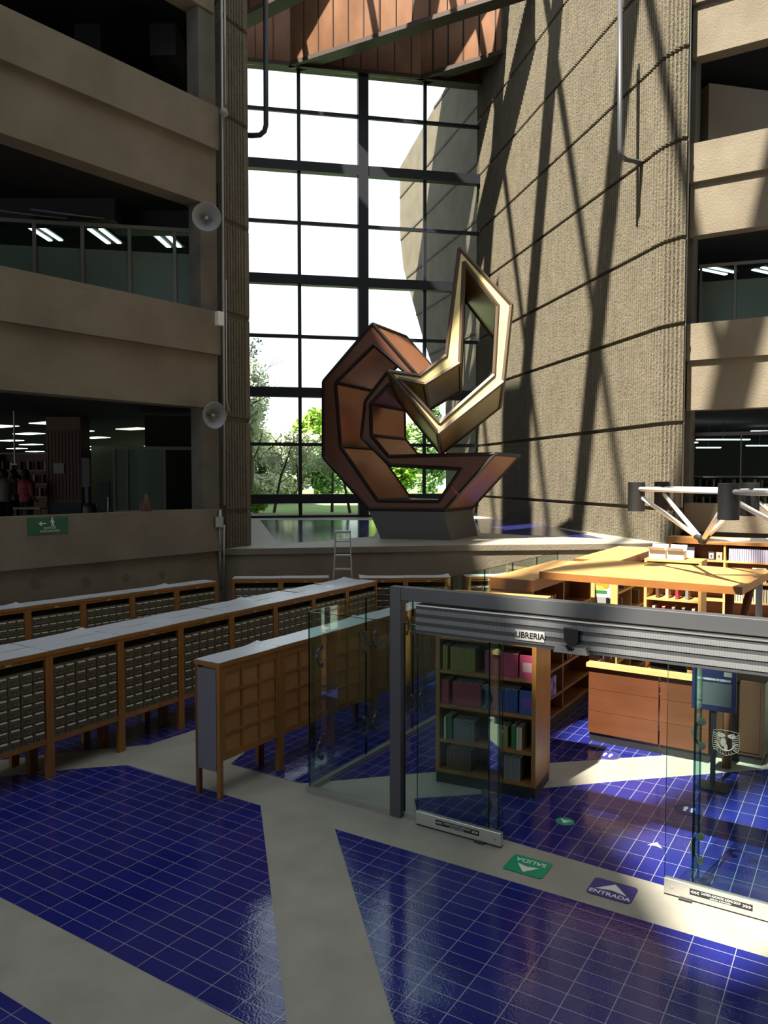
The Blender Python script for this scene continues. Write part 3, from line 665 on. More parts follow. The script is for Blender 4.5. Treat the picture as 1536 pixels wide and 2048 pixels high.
rfx = xl(1387, 1550, .07); rp_ = fixed('fixed glass panel with an etched crest at the right edge of the shop front', rfx, rfx+2.2, rfx, 1, (.38, 1.33))
# etched crest
cw = PL(1452, 1485, F0+DU*.07, DU); cx = (cw-F0).dot(DV)-rfx; cz = cw.z
cr = MB(); R = .095
def disc(mb, x, z, rx, rz_, n=14, a0=0, a1=2*pi): mb.poly([(x+rx*cos(a0+(a1-a0)*i/n), -.003, z+rz_*sin(a0+(a1-a0)*i/n)) for i in range(n)])
sh = [(-.95, .95), (-.3, 1.02), (.35, 1.02), (1.0, .92), (1.05, .1), (.98, -.55), (.6, -.85), (0, -1.1), (-.6, -.85), (-1.0, -.5), (-1.05, .2)]
for k in range(len(sh)):
    a, c = sh[k], sh[(k+1) % len(sh)]; cr.tube([(cx+a[0]*R, -.004, cz+a[1]*R), (cx+c[0]*R, -.004, cz+c[1]*R)], .0016, 4)
disc(cr, cx-.02, cz+.0, .022, .035); disc(cr, cx+.0, cz-.04, .013, .03); disc(cr, cx-.035, cz+.055, .03, .018); disc(cr, cx+.04, cz+.055, .03, .018)
for s_ in (-1, 1):
    for k in range(9): zz = -.07+k*.018; cr.tube([(cx+s_*.045, -.004, cz+zz*.6+.0), (cx+s_*.092, -.004, cz+zz)], .0022, 4)
    cr.tube([(cx+s_*.035, -.004, cz+.06), (cx+s_*.055, -.004, cz+.075), (cx+s_*.065, -.004, cz+.06)], .004, 5)
for k in range(11): a = pi*(1.08+.84*k/10); cr.tube([(cx+.075*cos(a), -.004, cz+.02+.10*sin(a)), (cx+.09*cos(a+.05), -.004, cz+.02+.12*sin(a+.05))], .0022, 4)
cr.tube([(cx+.07*cos(pi*(1.1+.8*k/8)), -.004, cz+.02+.085*sin(pi*(1.1+.8*k/8))) for k in range(9)], .006, 5)
tag(cr.build('etched_crest', 'etch', rp_), 'etched university crest with shield, two birds and map')
# left front pane and long side wall of glass
lf = thing('glass_partition', 'low front glass panel left of the steel post', 'glass panel', F0-DV*1.05+DU*.04, RZD); glass_pane(lf, 0, 1.05, 0, .05, GT+.03); MB().box(-.02, -.03, 0, 1.05, .03, .055).build('base_rail', 'alu_dull', lf)
gp = None; c0 = F0-DV*1.06+DU*.05
for k in range(7):
    lab = f'tall glass panel of the shop side wall, {ORD[k]} from the front corner'
    if gp is None:
        gp = thing('glass_partition', lab, 'glass panel', c0, RZU, 'panels of the shop side wall'); glass_pane(gp, .01, 1.12, 0, .05, GT+.03); MB().box(0, -.03, 0, 1.13, .03, .055).build('base_rail', 'alu_dull', gp)
        for z in (.42, 1.45): clamp(gp, .12, -.03, z, 1); clamp(gp, 1.10, -.03, z, -1)
    else: g2 = copy_tree(gp); g2.location = c0+U*1.13*k; g2['label'] = lab

# ================================================================== SHOP FURNITURE
def bookcase(name, label, o, rz, W_, D_, H_, shelves, mats=('wood', 'wood', 'wood_dark'), bays=1, plinth=.12, top_th=.04, cat='bookcase', topm=None, fascia=0, grp=None):
    t = thing(name, label, cat, o, rz, grp); side, shm, backm = mats
    MB().box(0, 0, plinth, .045, D_, H_-top_th).build('side_panel', side, t); MB().box(W_-.045, 0, plinth, W_, D_, H_-top_th).build('side_panel', side, t)
    for k in range(1, bays): MB().box(k*W_/bays-.02, .01, plinth, k*W_/bays+.02, D_-.02, H_-top_th).build('divider', side, t)
    MB().box(0, 0, H_-top_th, W_, D_, H_).build('top_panel', topm or side, t)
    MB().box(.045, D_*.55 if D_ > .5 else D_-.02, plinth, W_-.045, D_*.55+.02 if D_ > .5 else D_, H_-top_th).build('back_panel', backm, t)
    for z in shelves: MB().box(.045, .006, z-.035, W_-.045, D_*.55 if D_ > .5 else D_-.02, z).build('shelf', shm, t)
    MB().box(.005, .01, 0, W_-.005, D_-.01, plinth).build('plinth', 'black', t)
    if fascia:
        MB().box(-.02, -.02, H_-fascia, W_+.02, D_+.02, H_+.002).build('cornice', 'wood_edge_shade', t); MB().box(-.016, -.016, H_+.002, W_+.016, D_+.016, H_+.005).build('sunlit_top', topm or side, t)  # shade painted on the cornice sides, sun painted on the thin top layer
    return t
BOOKM = {}
def book(o, rz, x, y, z, w, h, d, m, label, grp, lean=0, cat='book', name='book'):
    """spine faces local -y"""
    key = (w, h, d, m)
    if key not in BOOKM:
        bb = MB(); bb.box(0, 0, 0, w, d, h, 0); bb.box(.002, .004, h, w-.002, d-.002, h+.001, 1); me = bb.build('book', ['book_'+m, 'paper_white']); BOOKM[key] = me.data; bpy.data.objects.remove(me)
    ob = bpy.data.objects.new(name, BOOKM[key]); COL.objects.link(ob); ax = Vector((cos(rz), sin(rz), 0)); ay = Vector((-sin(rz), cos(rz), 0))
    ob.location = Vector(o)+ax*x+ay*y+Z*z; ob.rotation_euler = (0, lean, rz); tag(ob, nth(label) if grp else label, cat, grp); return ob
# near bookcase
o1 = G(871, 1563, 0); o1b = G(1070, 1600, 0); w1 = (o1b-o1).length; rz1 = atan2((o1b-o1).y, (o1b-o1).x); SH = (.155, .495, .885, 1.27, 1.65)
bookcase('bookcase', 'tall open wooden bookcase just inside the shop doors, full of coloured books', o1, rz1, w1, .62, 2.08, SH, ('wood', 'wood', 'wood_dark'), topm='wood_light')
near = [  # shelf, x, thickness, count, height, colour, description
 (3, .07, .018, 3, .27, 'olive', 'olive green book at the left end of the second shelf of the near bookcase'), (3, .16, .02, 14, .26, 'olive', 'olive book in the even run on the second shelf of the near bookcase'),
 (3, .56, .018, 20, .25, 'magenta', 'pink-red book at the right of the second shelf of the near bookcase'),
 (2, .06, .02, 4, .27, 'crimson', 'red book at the left end of the middle shelf of the near bookcase'), (2, .19, .02, 16, .26, 'crimson', 'crimson book in the run on the middle shelf of the near bookcase'),
 (2, .56, .02, 18, .25, 'blue', 'dark blue book at the right of the middle shelf, near bookcase'),
 (1, .10, .025, 3, .26, 'green', 'green book at the left of the fourth shelf of the near bookcase'), (1, .20, .02, 12, .23, 'grey', 'grey-green book in the run on the fourth shelf of the near bookcase'),
 (1, .62, .022, 9, .23, 'olive', 'drab olive book right of centre on the fourth shelf of the near bookcase'), (1, .86, .024, 2, .25, 'green', 'green book between cream ones on the fourth shelf of the near bookcase'), (1, .915, .03, 2, .24, 'cream', 'cream book at the right end of the fourth shelf of the near bookcase'),
 (4, .60, .02, 4, .24, 'blue', 'dark blue book on the top shelf of the near bookcase'), (4, .70, .03, 1, .25, 'purple', 'purple book beside a yellow one on the top shelf of the near bookcase'), (4, .74, .035, 1, .25, 'yellow', 'yellow book on the top shelf of the near bookcase'), (4, .80, .03, 3, .25, 'violet', 'violet book at the right of the top shelf of the near bookcase'),
 (4, .10, .03, 10, .2, 'brown', 'dark brown book at the left of the top shelf of the near bookcase'),
 (0, .12, .02, 14, .24, 'brown', 'dark book in shadow on the bottom shelf of the near bookcase'), (0, .78, .03, 6, .25, 'grey', 'dark grey book at the right of the bottom shelf of the near bookcase')]
for sh_, x, th, n, h, m, lab in near:
    for k in range(n):
        if x+th*k > w1-.08: break
        book(o1, rz1, x+th*k*1.02, .03+random.uniform(0, .006), SH[sh_]+.0005, th*.94, h-.015*(k % 3 == 2)*.3, .19, m, lab, lab.split(' of the near')[0].replace('book ', 'books ', 1)+' in the near bookcase' if n > 1 else None)
def facebook(o, rz, x, y, z, w, h, m, label, tilt=.0, cat='book', m2=None):
    t = thing('display_book' if cat == 'book' else name_of(cat), label, cat, Vector(o)+Vector((cos(rz), sin(rz), 0))*x+Vector((-sin(rz), cos(rz), 0))*y+Z*z, rz)
    a = MB().obox((0, 0, 0), (w, 0, 0), (0, .025, -.0), (0, tilt*h, h)); a.build('cover', m, t)
    if m2: MB().obox((w*.2, -.002+tilt*h*.3, h*.3), (w*.6, 0, 0), (0, .002, 0), (0, tilt*h*.4, h*.4)).build('cover_picture', m2, t)
    return t
def name_of(c): return c.replace(' ', '_')
facebook(o1, rz1, .95, .012, SH[3]+.001, .17, .25, 'book_magenta', 'pink book cover facing out at the right of the second shelf', .03, m2='book_rose')
facebook(o1, rz1, .95, .012, SH[2]+.001, .17, .26, 'book_blue', 'blue and purple book cover facing out at the right of the middle shelf', .03, m2='book_purple')
facebook(o1, rz1, .10, -.0, SH[1]+.001, .0+.02, .25, 'book_cream', 'thin cream book spine at the left of the fourth shelf', .0)

# side shelving (faces the aisle)
oB = G(1065, 1161, 2.1); oB.z = 0; SB = (.16, .42, .79, 1.17, 1.55)
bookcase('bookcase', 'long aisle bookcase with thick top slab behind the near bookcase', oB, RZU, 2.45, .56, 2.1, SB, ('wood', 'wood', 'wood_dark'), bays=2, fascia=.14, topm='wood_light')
basket = thing('basket', 'pale woven basket with zigzag rim on the aisle bookcase shelf', 'basket', oB+U*.55-V*.22+Z*.791, RZU)
MB().box(-.02, -.12, .0, .38, .16, .19).build('body', 'book_cream', basket); MB().tube([(-.03+.05*i, -.13, .19+.025*(i % 2)) for i in range(9)], .01, 5).build('rim', 'brown' if False else 'card_paper', basket)
for i in range(3):
    for j in range(3):
        for kk in range(2):
            single('box', MB().box(0, 0, 0, .1, .09, .085), 'book_violet' if (i+j+kk) % 2 else 'book_lilac', f'small {"violet" if (i+j+kk)%2 else "lilac"} carton, {ORD[i]} along and {ORD[j]} up in the {"front" if kk==0 else "back"} stack on the aisle bookcase', 'box', oB+U*(.62+.13*i)-V*(.02+.10*kk)+Z*(.421+.086*j), RZU, 'small cartons stacked on the aisle bookcase')
for i in range(13): book(oB, RZU, 1.45+.07*i, .03, 1.171, .045, .24 if i % 2 else .27, .19, ['rose', 'brown', 'cream', 'grey'][i % 4], f'{["rose","brown","cream","grey"][i%4]} book on the upper shelf of the far bay of the aisle bookcase', 'upper books of the aisle bookcase', .06*((i % 3)-1) if i % 3 == 2 else 0)
for i in range(11): book(oB, RZU, 1.45+.085*i, .03, .791, .05, .25, .19, ['brown', 'crimson', 'rose'][i % 3], f'{["dark brown","crimson","rose"][i%3]} book on the waist high shelf of the aisle bookcase far bay', 'waist-high books of the aisle bookcase', 0)
for i in range(9): book(oB, RZU, .1+.1*i, .03, 1.551, .06, .25, .19, ['brown', 'cream', 'crimson'][i % 3], f'{["brown","cream","crimson"][i%3]} book under the slab of the aisle bookcase, near bay', 'top books of the aisle bookcase', 0)
# grid shelving beyond
oC = G(1236, 1122, 2.1); oC.z = 0; SC_ = (.16, .5, .86, 1.22, 1.6)
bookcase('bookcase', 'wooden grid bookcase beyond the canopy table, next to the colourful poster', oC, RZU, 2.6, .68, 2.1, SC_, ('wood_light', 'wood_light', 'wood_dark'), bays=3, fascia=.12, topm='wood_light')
for i in range(18):
    z = SC_[1+(i % 4)]; book(oC, RZU, .12+.135*i, .04, z+.001, .05, .24, .18, ['cream', 'grey', 'rose', 'lilac'][(i//2) % 4], f'{["cream","grey","rose","lilac"][(i//2)%4]} book on the {["fourth","third","second","top"][i%4]} shelf of the grid bookcase', 'books on the grid bookcase', 0)
ps = thing('poster', 'poster with rainbow stripes above a grey photo, standing at the end of the grid bookcase', 'poster', AT(1205, 1180, 11.75)*1, RZV); ps.location.z = 1.25
MB().box(-.12, 0, 0, .12, .012, .62).build('board', 'paper_white', ps)
for k, m in enumerate(('book_crimson', 'book_orange', 'book_yellow', 'book_green')): MB().box(-.11, -.003, .56-.06*k, .01+.02*k, 0, .61-.06*k).build('stripe', m, ps)
MB().lathe([(0, .004), (.06, .003)], (.05, -.001, .52), (0, -1, 0), 16).build('sun_motif', 'book_orange', ps); MB().box(-.11, -.003, .02, .11, 0, .33).build('photo_print', 'grey_paint', ps); MB().box(-.03, 0.012, -1.25, .03, .03, .3).build('stand', 'grey_paint', ps)
# low unit with cartons
oF = Vector((4.35, 12.9, 0)); bookcase('bookcase', 'wooden bookcase with white cartons on top, right of the grid bookcase', oF, RZV, .9, .5, 2.05, (.2, .6, 1.0, 1.4), ('wood_light', 'wood_light', 'wood_dark'))
for i in range(14): book(oF, RZV, .08+.052*i, .03, (.601, 1.001, 1.401)[i % 3], .045, .26, .2, ['crimson', 'cream', 'brown', 'grey'][i % 4], f'{["crimson","cream","brown","grey"][i%4]} book on the {["low","middle","upper"][i%3]} shelf under the white cartons', 'books under the white cartons')
for i, (x, y, lab) in enumerate(((.05, .1, 'white carton at the left on the far bookcase'), (.35, .08, 'white carton with open flaps at the right on the far bookcase'))):
    t = thing('carton', lab, 'box', oF+V*x+U*y+Z*2.051, RZV); MB().box(0, 0, 0, .26, .22, .14).build('body', 'paper_white', t)
    MB().obox((0, 0, .14), (.26, 0, 0), (0, -.08, .05), (0, 0, .004)).build('flap', 'white', t); MB().obox((0, .22, .14), (.26, 0, 0), (0, .06, .08), (0, 0, .004)).build('flap', 'white', t)
# back wall unit
oE = AT(1338, 1072, 16.5); oE.z = 0; rzE = atan2(-.515, .857); SE = (.16, .5, .86, 1.26, 1.68)
bookcase('wall_shelving', 'long wooden wall shelving under the right parapet with white books and small frames', oE, rzE, 4.4, .4, 2.14, SE, ('wood_light', 'wood_light', 'wood_red'), bays=4, fascia=.13, cat='shelving')
for i in range(24): book(oE, rzE, 1.18+.042*i, .03, 1.681, .034, .26, .2, 'lilac', 'white spined book in the run atop the wall shelving', 'white books on the wall shelving')
for i in range(20): book(oE, rzE, 1.18+.048*i, .03, .861, .034, .26, .2, 'cream', 'pale book in the lower even run of the wall shelving', 'pale books on the wall shelving')
for i, (x, z, lab) in enumerate(((.78, 1.681, 'small dark framed picture on the top shelf of the wall shelving'), (.93, 1.681, 'small light wooden framed picture on the top shelf of the wall shelving'), (.86, 1.261, 'small framed picture on the second shelf of the wall shelving'))):
    t = thing('picture_frame', lab, 'picture frame', oE+RD*x-RN*.06+Z*z, rzE); m = ['frame_grey', 'wood_light', 'wood'][i]
    MB().box(0, 0, 0, .12, .015, .17).build('frame', m, t); MB().box(.02, -.003, .03, .10, 0, .14).build('mount', 'paper_white', t); MB().box(.04, -.005, .05, .08, -.003, .11).build('print', 'book_brown', t)
t = thing('display_book', 'large white book cover with a blue circular logo on the wall shelving', 'book', oE+RD*1.62-RN*.05+Z*1.262, rzE)
MB().box(0, 0, 0, .26, .02, .3).build('cover', 'paper_white', t); MB().lathe([(.045, .003), (.07, .003), (.07, 0)], (.14, 0, .15), (0, -1, 0), 20).build('logo', 'book_blue', t); MB().box(.01, -.004, .08, .05, 0, .22).build('logo', 'book_blue', t)
facebook(oE, rzE, .08, .06, 1.681, .42, .25, 'book_lilac', 'wide lilac album leaning at the left end of the wall shelving', .12)
# canopy table
ca = G(1078, 1143, 2.2); cb = G(1485, 1174, 2.2); cv = (cb-ca); cv.z = 0; CWd = cv.length; rzc = atan2(cv.y, cv.x); cc = G(1165, 1118, 2.2)-ca; CL = 1.9
ct = thing('canopy_table', 'broad wooden canopy slab on round dark posts above the sales desk', 'canopy', Vector((ca.x, ca.y, 0)), rzc)
MB().box(0, 0, 2.11, CWd, CL, 2.197).build('top', 'wood_edge_shade', ct); MB().box(.004, .004, 2.197, CWd-.004, CL-.004, 2.2).build('sunlit_top', 'wood_light', ct)  # one slab in two tones: shaded edges and sunlit top put into the colours
cvd = cv.normalized(); cud = Vector((-cvd.y, cvd.x, 0))
def loc_c(p): q = p-Vector((ca.x, ca.y, 0)); return (q.dot(cvd), q.dot(cud))
for (x, y, bx, by) in ((CWd-.22, .45, CWd-.22, .45), (CWd-.15, 1.35, CWd-.5, 1.2)):
    MB().tube([(bx, by, 0), (x, y, 2.11)], .05, 14).build('leg', 'wood_dark', ct, smooth=True)
# sales desk
od = G(1176, 1482, 0); oe = G(1416, 1528, 0); dv = oe-od; DL = dv.length; rzd = atan2(dv.y, dv.x)
dk = thing('sales_desk', 'reddish wooden sales desk with dark plinth inside the shop', 'desk', od, rzd)
MB().box(.01, .03, 0, DL, .55, .12).build('plinth', 'black', dk)
for i, (xa, xb) in enumerate(((0, DL*.60), (DL*.60+.02, DL))): 
    pn = MB()
    for k in range(3): pn.box(xa, 0, .125+k*.285, xb, .03, .125+(k+1)*.285-.004)
    pn.build('front_panel', 'wood_red', dk)
MB().box(0, .03, .12, .03, .55, .98).build('side_panel', 'wood_red', dk); MB().box(DL-.03, .03, .12, DL, .55, .98).build('side_panel', 'wood_red', dk)
MB().box(-.02, -.05, .98, DL+.0, .10, 1.03).build('counter_top', 'wood_light', dk); MB().box(.03, .10, .74, DL-.03, .55, .77).build('work_surface', 'wood', dk)
mn = thing('monitor', 'black computer monitor behind the sales desk', 'monitor', od+Vector((cos(rzd), sin(rzd), 0))*.9+Vector((-sin(rzd), cos(rzd), 0))*.35+Z*.771, rzd)
MB().box(-.22, 0, .12, .22, .04, .42).build('screen', 'black', mn); MB().box(-.03, .01, .01, .03, .03, .14).build('neck', 'black', mn); MB().box(-.1, -.05, 0, .1, .1, .012).build('base', 'black', mn)
t = thing('desk_cabinet', 'dark wooden end cabinet right of the sales desk under the crest glass', 'cabinet', oe+Vector((.1, .25, 0)), rzd); MB().box(0, 0, .1, .62, .5, .98).build('body', 'wood_ebony', t); MB().box(0.01, .02, 0, .6, .48, .1).build('plinth', 'black', t)
MB().box(.05, -.012, .14, .57, 0, .94).build('door', 'wood_ebony', t)
# information stand
ip = AT(1428, 1376, 8.35); ist = thing('information_stand', 'navy information board with grey panel on a slim post behind the shop glass', 'sign stand', (ip.x, ip.y, 0), RZV)
zc = ip.z; MB().box(-.225, -.01, zc-.25, .225, .01, zc+.22).build('board', 'navy', ist); MB().box(-.18, -.014, zc-.19, .18, -.01, zc+.06).build('blank_panel', 'screen_grey', ist)
MB().box(.1, -.014, zc+.14, .18, -.01, zc+.19).build('logo_plate', 'grey_paint', ist)
text('lettering', 'BUZON UNIVERSITARIO DE SUGERENCIAS', .034, 'white', ist, (0, -.012, zc+.095), (pi/2, 0, 0), sx=.52, extrude=.0008)
MB().box(-.025, .01, .02, .025, .04, zc).build('post', 'black', ist); MB().box(-.16, -.12, 0, .16, .16, .02).build('base', 'black', ist)
pp = G(1513, 1430, 0); single('steel_post', MB().box(-.04, -.04, 0, .04, .04, 2.1), 'frame_grey', 'bluish steel post standing on the blue tiles far right inside the shop', 'post', pp, RZV)

# truss lamp
pc = {k: AT(x, 992, y) for k, x, y in (('a', 1273, 10.15), ('b', 1324, 11.1), ('c', 1457.5, 8.07), ('d', 1499, 8.9))}
for k in pc: pc[k].z = 3.15
pc['e'] = pc['c']+(pc['c']-pc['a']); pc['f'] = pc['d']+(pc['d']-pc['b'])
n1 = AT(1405, 1081, 9.3); n2 = n1+Vector((1.25, 0, 0)); tl = thing('truss_light', 'white tubular space truss with black cylinder spotlights hanging into the shop at right', 'light fixture', (n1.x, n1.y, n1.z))
off = n1
def cyl(c, m='black_soft'):
    mb = MB().lathe([(0, .19), (.10, .19), (.107, .185), (.107, -.19), (.098, -.19), (.095, -.1), (0, -.1)], c-off, (0, 0, 1), 28); mb.build('spotlight', m, tl, smooth=False)
for k in 'abcdef': cyl(pc[k])
tu = lambda a, c, r=.028: MB().tube([a-off, c-off], r, 12).build('tube', 'white_paint', tl, smooth=True)
h = Vector((0, 0, .10)); m_ab = pc['a']+h
for a, c in (('a', 'c'), ('c', 'e'), ('b', 'd'), ('d', 'f'), ('a', 'b'), ('c', 'd')): tu(pc[a]+h, pc[c]+h)
for k in 'abcd': tu(n1, pc[k]+Vector((0, 0, .04)))
for k in 'cdef': tu(n2, pc[k]+Vector((0, 0, .04)))
tu(n1, n2); MB().lathe([(0, .055), (.04, .04), (.055, 0), (.04, -.04), (0, -.055)], (0, 0, 0), (0, 0, 1), 16).build('node', 'black', tl, smooth=True)
for d_ in [(pc[k]-n1).normalized() for k in 'abcd']: MB().tube([d_*.04, d_*.11], .032, 10).build('socket', 'black', tl)
ms = Vector((6.4, 9.0, 0)); MB().tube([ms-off, ms+Z*3.4-off], .05, 12).build('mast', 'white_paint', tl, smooth=True); tu(ms+Z*2.65, n2); tu(ms+Z*3.25, pc['f']+h)

# ================================================================== FLOOR MARKINGS
def decal(name, label, c, rz, w, h, m, r=.03, grp=None, body=None):
    t = thing(name, label, 'floor sticker', (c.x, c.y, .0052), rz, grp); P = []
    for (sx_, sy_, a0) in ((1, 1, 0), (-1, 1, pi/2), (-1, -1, pi), (1, -1, 1.5*pi)):
        for i in range(5): a = a0+i*pi/8; P.append(Vector((sx_*(w/2-r)+r*cos(a), sy_*(h/2-r)+r*sin(a), 0)))
    MB().prism([P], (0, 0, .0015)).build('base', m, t); return t
def arrow(t, w, h, y, m='white', z=.0016, f=1): MB().prism([[Vector((0, y+h*.5*f, z)), Vector((-w/2, y-h*.5*f, z)), Vector((0, y-h*.28*f, z)), Vector((w/2, y-h*.5*f, z))]], (0, 0, .0008)).build('arrow', m, t)
c = (G(1014, 1739)+G(1097, 1727)+G(1040, 1713)+G(1073, 1756))/4
t = decal('floor_sticker', 'green floor sticker reading SALIDA with a white arrow', c, RZV+pi, .36, .30, 'sign_green'); arrow(t, .2, .13, .055); text('lettering', 'SALIDA', .085, 'white', t, (0, -.08, .0022), (0, 0, 0), sx=1, extrude=.0006, bold=.001)
c = (G(1186, 1788)+G(1263, 1775)+G(1203, 1761)+G(1246, 1804))/4
t = decal('floor_sticker', 'dark blue floor sticker reading ENTRADA with a white arrow', c, RZV, .36, .28, 'sign_blue', .04); arrow(t, .26, .14, .03); text('lettering', 'ENTRADA', .075, 'white', t, (0, -.085, .0022), (0, 0, 0), sx=.98, extrude=.0006, bold=.0015)
def rdecal(px, py, R, m, label, up):
    c = G(px, py); t = thing('floor_sticker', label, 'floor sticker', (c.x, c.y, .0052), RZV); MB().lathe([(0, .0015), (R, .0015), (R, 0)], (0, 0, 0), (0, 0, 1), 28).build('base', m, t); return t
t = rdecal(1130, 1644, .09, 'sign_green', 'round green floor sticker with a white arrow on the blue tiles', 0); arrow(t, .12, .09, 0, f=-1)
t = thing('floor_sticker', 'small white arrow sticker on sunlit blue tiles behind the doors', 'floor sticker', (G(1312, 1690).x, G(1312, 1690).y, .0052), RZV); arrow(t, .13, .1, 0, z=0)
for px, py, lab in ((1215, 1511, 'round keep-distance footprint sticker in front of the sales desk'), (1378, 1620, 'round keep-distance footprint sticker behind the right glass edge'), (1518, 1505, 'round keep-distance footprint sticker right of the etched crest')):
    c = G(px, py); t = thing('floor_sticker', lab, 'floor sticker', (c.x, c.y, .0052), RZV, 'footprint stickers'); MB().lathe([(.135, .001), (.15, .001), (.15, 0)], (0, 0, 0), (0, 0, 1), 32).build('ring', 'screen_grey', t); MB().lathe([(.0, .0008), (.134, .0008)], (0, 0, 0), (0, 0, 1), 32).build('base', 'sign_blue', t)
    for s_ in (-1, 1):
        MB().poly([(s_*.035+.022*cos(a), .02+.045*sin(a), .0016) for a in [i*pi/6 for i in range(12)]]).poly([(s_*.035+.016*cos(a), -.045+.018*sin(a), .0016) for a in [i*pi/6 for i in range(12)]]).build('footprint', 'paper_white', t)

# ================================================================== LEFT WALL FITTINGS
c = PL(96.5, 1051, LP0, LN); rl = atan2(LD.y, LD.x); sgn = thing('evacuation_sign', 'green evacuation route sign with arrow and walking figure on the left parapet', 'sign', c+LN*.012, rl)
MB().box(-.34, 0, -.135, .34, .01, .135).build('board', 'sign_green_dark', sgn)
text('lettering', 'RUTA DE\nEVACUACION', .05, 'paper_white', sgn, (0.02, -.003, -.065), (pi/2, 0, 0), extrude=.001)
ar = MB(); ar.obox((-.14, -.004, .028), (.1, 0, 0), (0, .003, 0), (0, 0, .014)); ar.prism([[Vector((-.17, -.004, .035)), Vector((-.12, -.004, .07)), Vector((-.105, -.004, .06)), Vector((-.14, -.004, .035)), Vector((-.105, -.004, .01)), Vector((-.12, -.004, 0))]], (0, .003, 0)); ar.build('arrow', 'paper_white', sgn)
wk = MB(); wk.lathe([(0, .003), (.016, .003)], (.06, -.002, .115), (0, -1, 0), 12)
for a, c2, r in (((.06, .095), (.065, .045), .016), ((.065, .05), (.05, -.02), .009), ((.065, .05), (.095, -.02), .009), ((.06, .09), (.03, .05), .007), ((.06, .09), (.09, .06), .007), ((.09, .06), (.085, .035), .007)): wk.tube([(a[0], -.003, a[1]), (c2[0], -.003, c2[1])], r, 6)
wk.build('walking_figure', 'paper_white', sgn)
def horn(px, py, Y, axis, R, label):
    c = AT(px, py, Y); t = thing('horn_speaker', label, 'loudspeaker', c, 0, 'horn loudspeakers'); ax = Vector(axis).normalized()
    MB().lathe([(R, 0), (R*1.04, -.015), (R*.98, -.03), (R*.72, -.10), (R*.45, -.17), (R*.28, -.24), (R*.25, -.26), (0, -.26)], (0, 0, 0), ax, 32).build('bell', 'horn', t, smooth=True)
    MB().lathe([(R, 0), (R*.93, -.02), (R*.68, -.09), (R*.42, -.15), (R*.3, -.2), (0, -.21)], (0, 0, 0), ax, 32).build('bell_inside', 'horn', t, smooth=True)
    MB().lathe([(0, -.04), (R*.13, -.05), (R*.15, -.12), (R*.10, -.20)], (0, 0, 0), ax, 16).build('driver_cone', 'alu_dull', t, smooth=True)
    MB().tube([-ax*.2, -ax*.2+Vector((.15, .1, .05)), Vector((.22, .15, .0))-ax*.12], .018, 8).build('bracket', 'alu_dull', t); return t
horn(413, 434, 14.75, (.25, -1, -.05), .26, 'grey horn loudspeaker on the left pier beside the frosted office glass')
horn(430, 831, 14.9, (.75, -.8, -.1), .25, 'grey horn loudspeaker lower on the left pier at the ground opening')
c = AT(447, 226, 15.1); t = thing('security_camera', 'small dome security camera on the conduit at the upper parapet', 'camera', c); MB().lathe([(0, .05), (.07, .04), (.08, 0), (.06, -.05), (0, -.08)], (0, 0, 0), (0, 0, 1), 16).build('dome', 'grey_paint', t, smooth=True); MB().box(-.05, 0, .03, .05, .2, .1).build('bracket', 'alu_dull', t)
c = AT(438, 637, 15.0); single('alarm_box', MB().box(-.06, -.05, -.13, .08, .05, .13), 'paper_white', 'white alarm box on the middle left parapet by the pier', 'alarm box', c, rl)
def pipe(pts, r, label, m='frame_grey', name='conduit', cat='pipe'): p0 = pts[0]; return single(name, MB().tube([Vector(p)-Vector(p0) for p in pts], r, 8), m, label, cat, p0, smooth=True)
pipe([AT(443, -20, 15.3), AT(445, 300, 15.3), AT(447, 640, 15.3), AT(449, 1010, 15.3)], .022, 'thin grey conduit running the full height of the left pier', 'alu_dull')
pipe([AT(449, -20, 15.35), AT(451, 210, 15.35)], .018, 'short conduit dropping to the security camera', 'alu_dull')
pipe([AT(452, 560, 15.4), AT(453, 800, 15.4), AT(458, 822, 15.3)], .014, 'thin cable running down to the lower horn loudspeaker', 'alu_dull')
pipe([AT(440, 1020, 15.25), AT(440, 1110, 15.35), AT(441, 1180, 15.45)], .03, 'grey conduit below the junction box on the left pier', 'alu_dull')
pipe([AT(448, 1050, 15.25), AT(448, 1110, 15.35), AT(448, 1185, 15.45)], .022, 'second conduit below the junction box on the left pier', 'alu_dull')
single('junction_box', MB().box(-.07, -.04, -.1, .07, .05, .1), 'alu_dull', 'grey junction box on the conduits above the platform edge', 'junction box', AT(439, 1044, 15.2))
pts = [AT(531, -30, 17), AT(532, 250, 17), AT(529, 262, 17), AT(520, 270, 17), AT(505, 271, 17), AT(478, 270, 17)]; pipe(pts, .055, 'dark pipe bending into the left pier in front of the window', 'steel_dark', 'drain_pipe')
q = AT(1287, 325, 18.3); pts = [AT(1240, -30, 17.7), AT(1240, 298, 17.7), AT(1243, 312, 17.72), AT(1252, 319, 17.8), AT(1268, 322, 18.0), q+Vector((.15, .15, 0))]; pipe(pts, .055, 'grey pipe dropping and bending into the ribbed right wall', 'frame_grey', 'drain_pipe')
pipe([AT(1381, -20, 17.0), AT(1377, 300, 17.0), AT(1370, 640, 17.0), AT(1364, 960, 17.0), AT(1362, 1065, 17.0)], .025, 'thin conduit at the corner of the ribbed right wall', 'alu_dull')

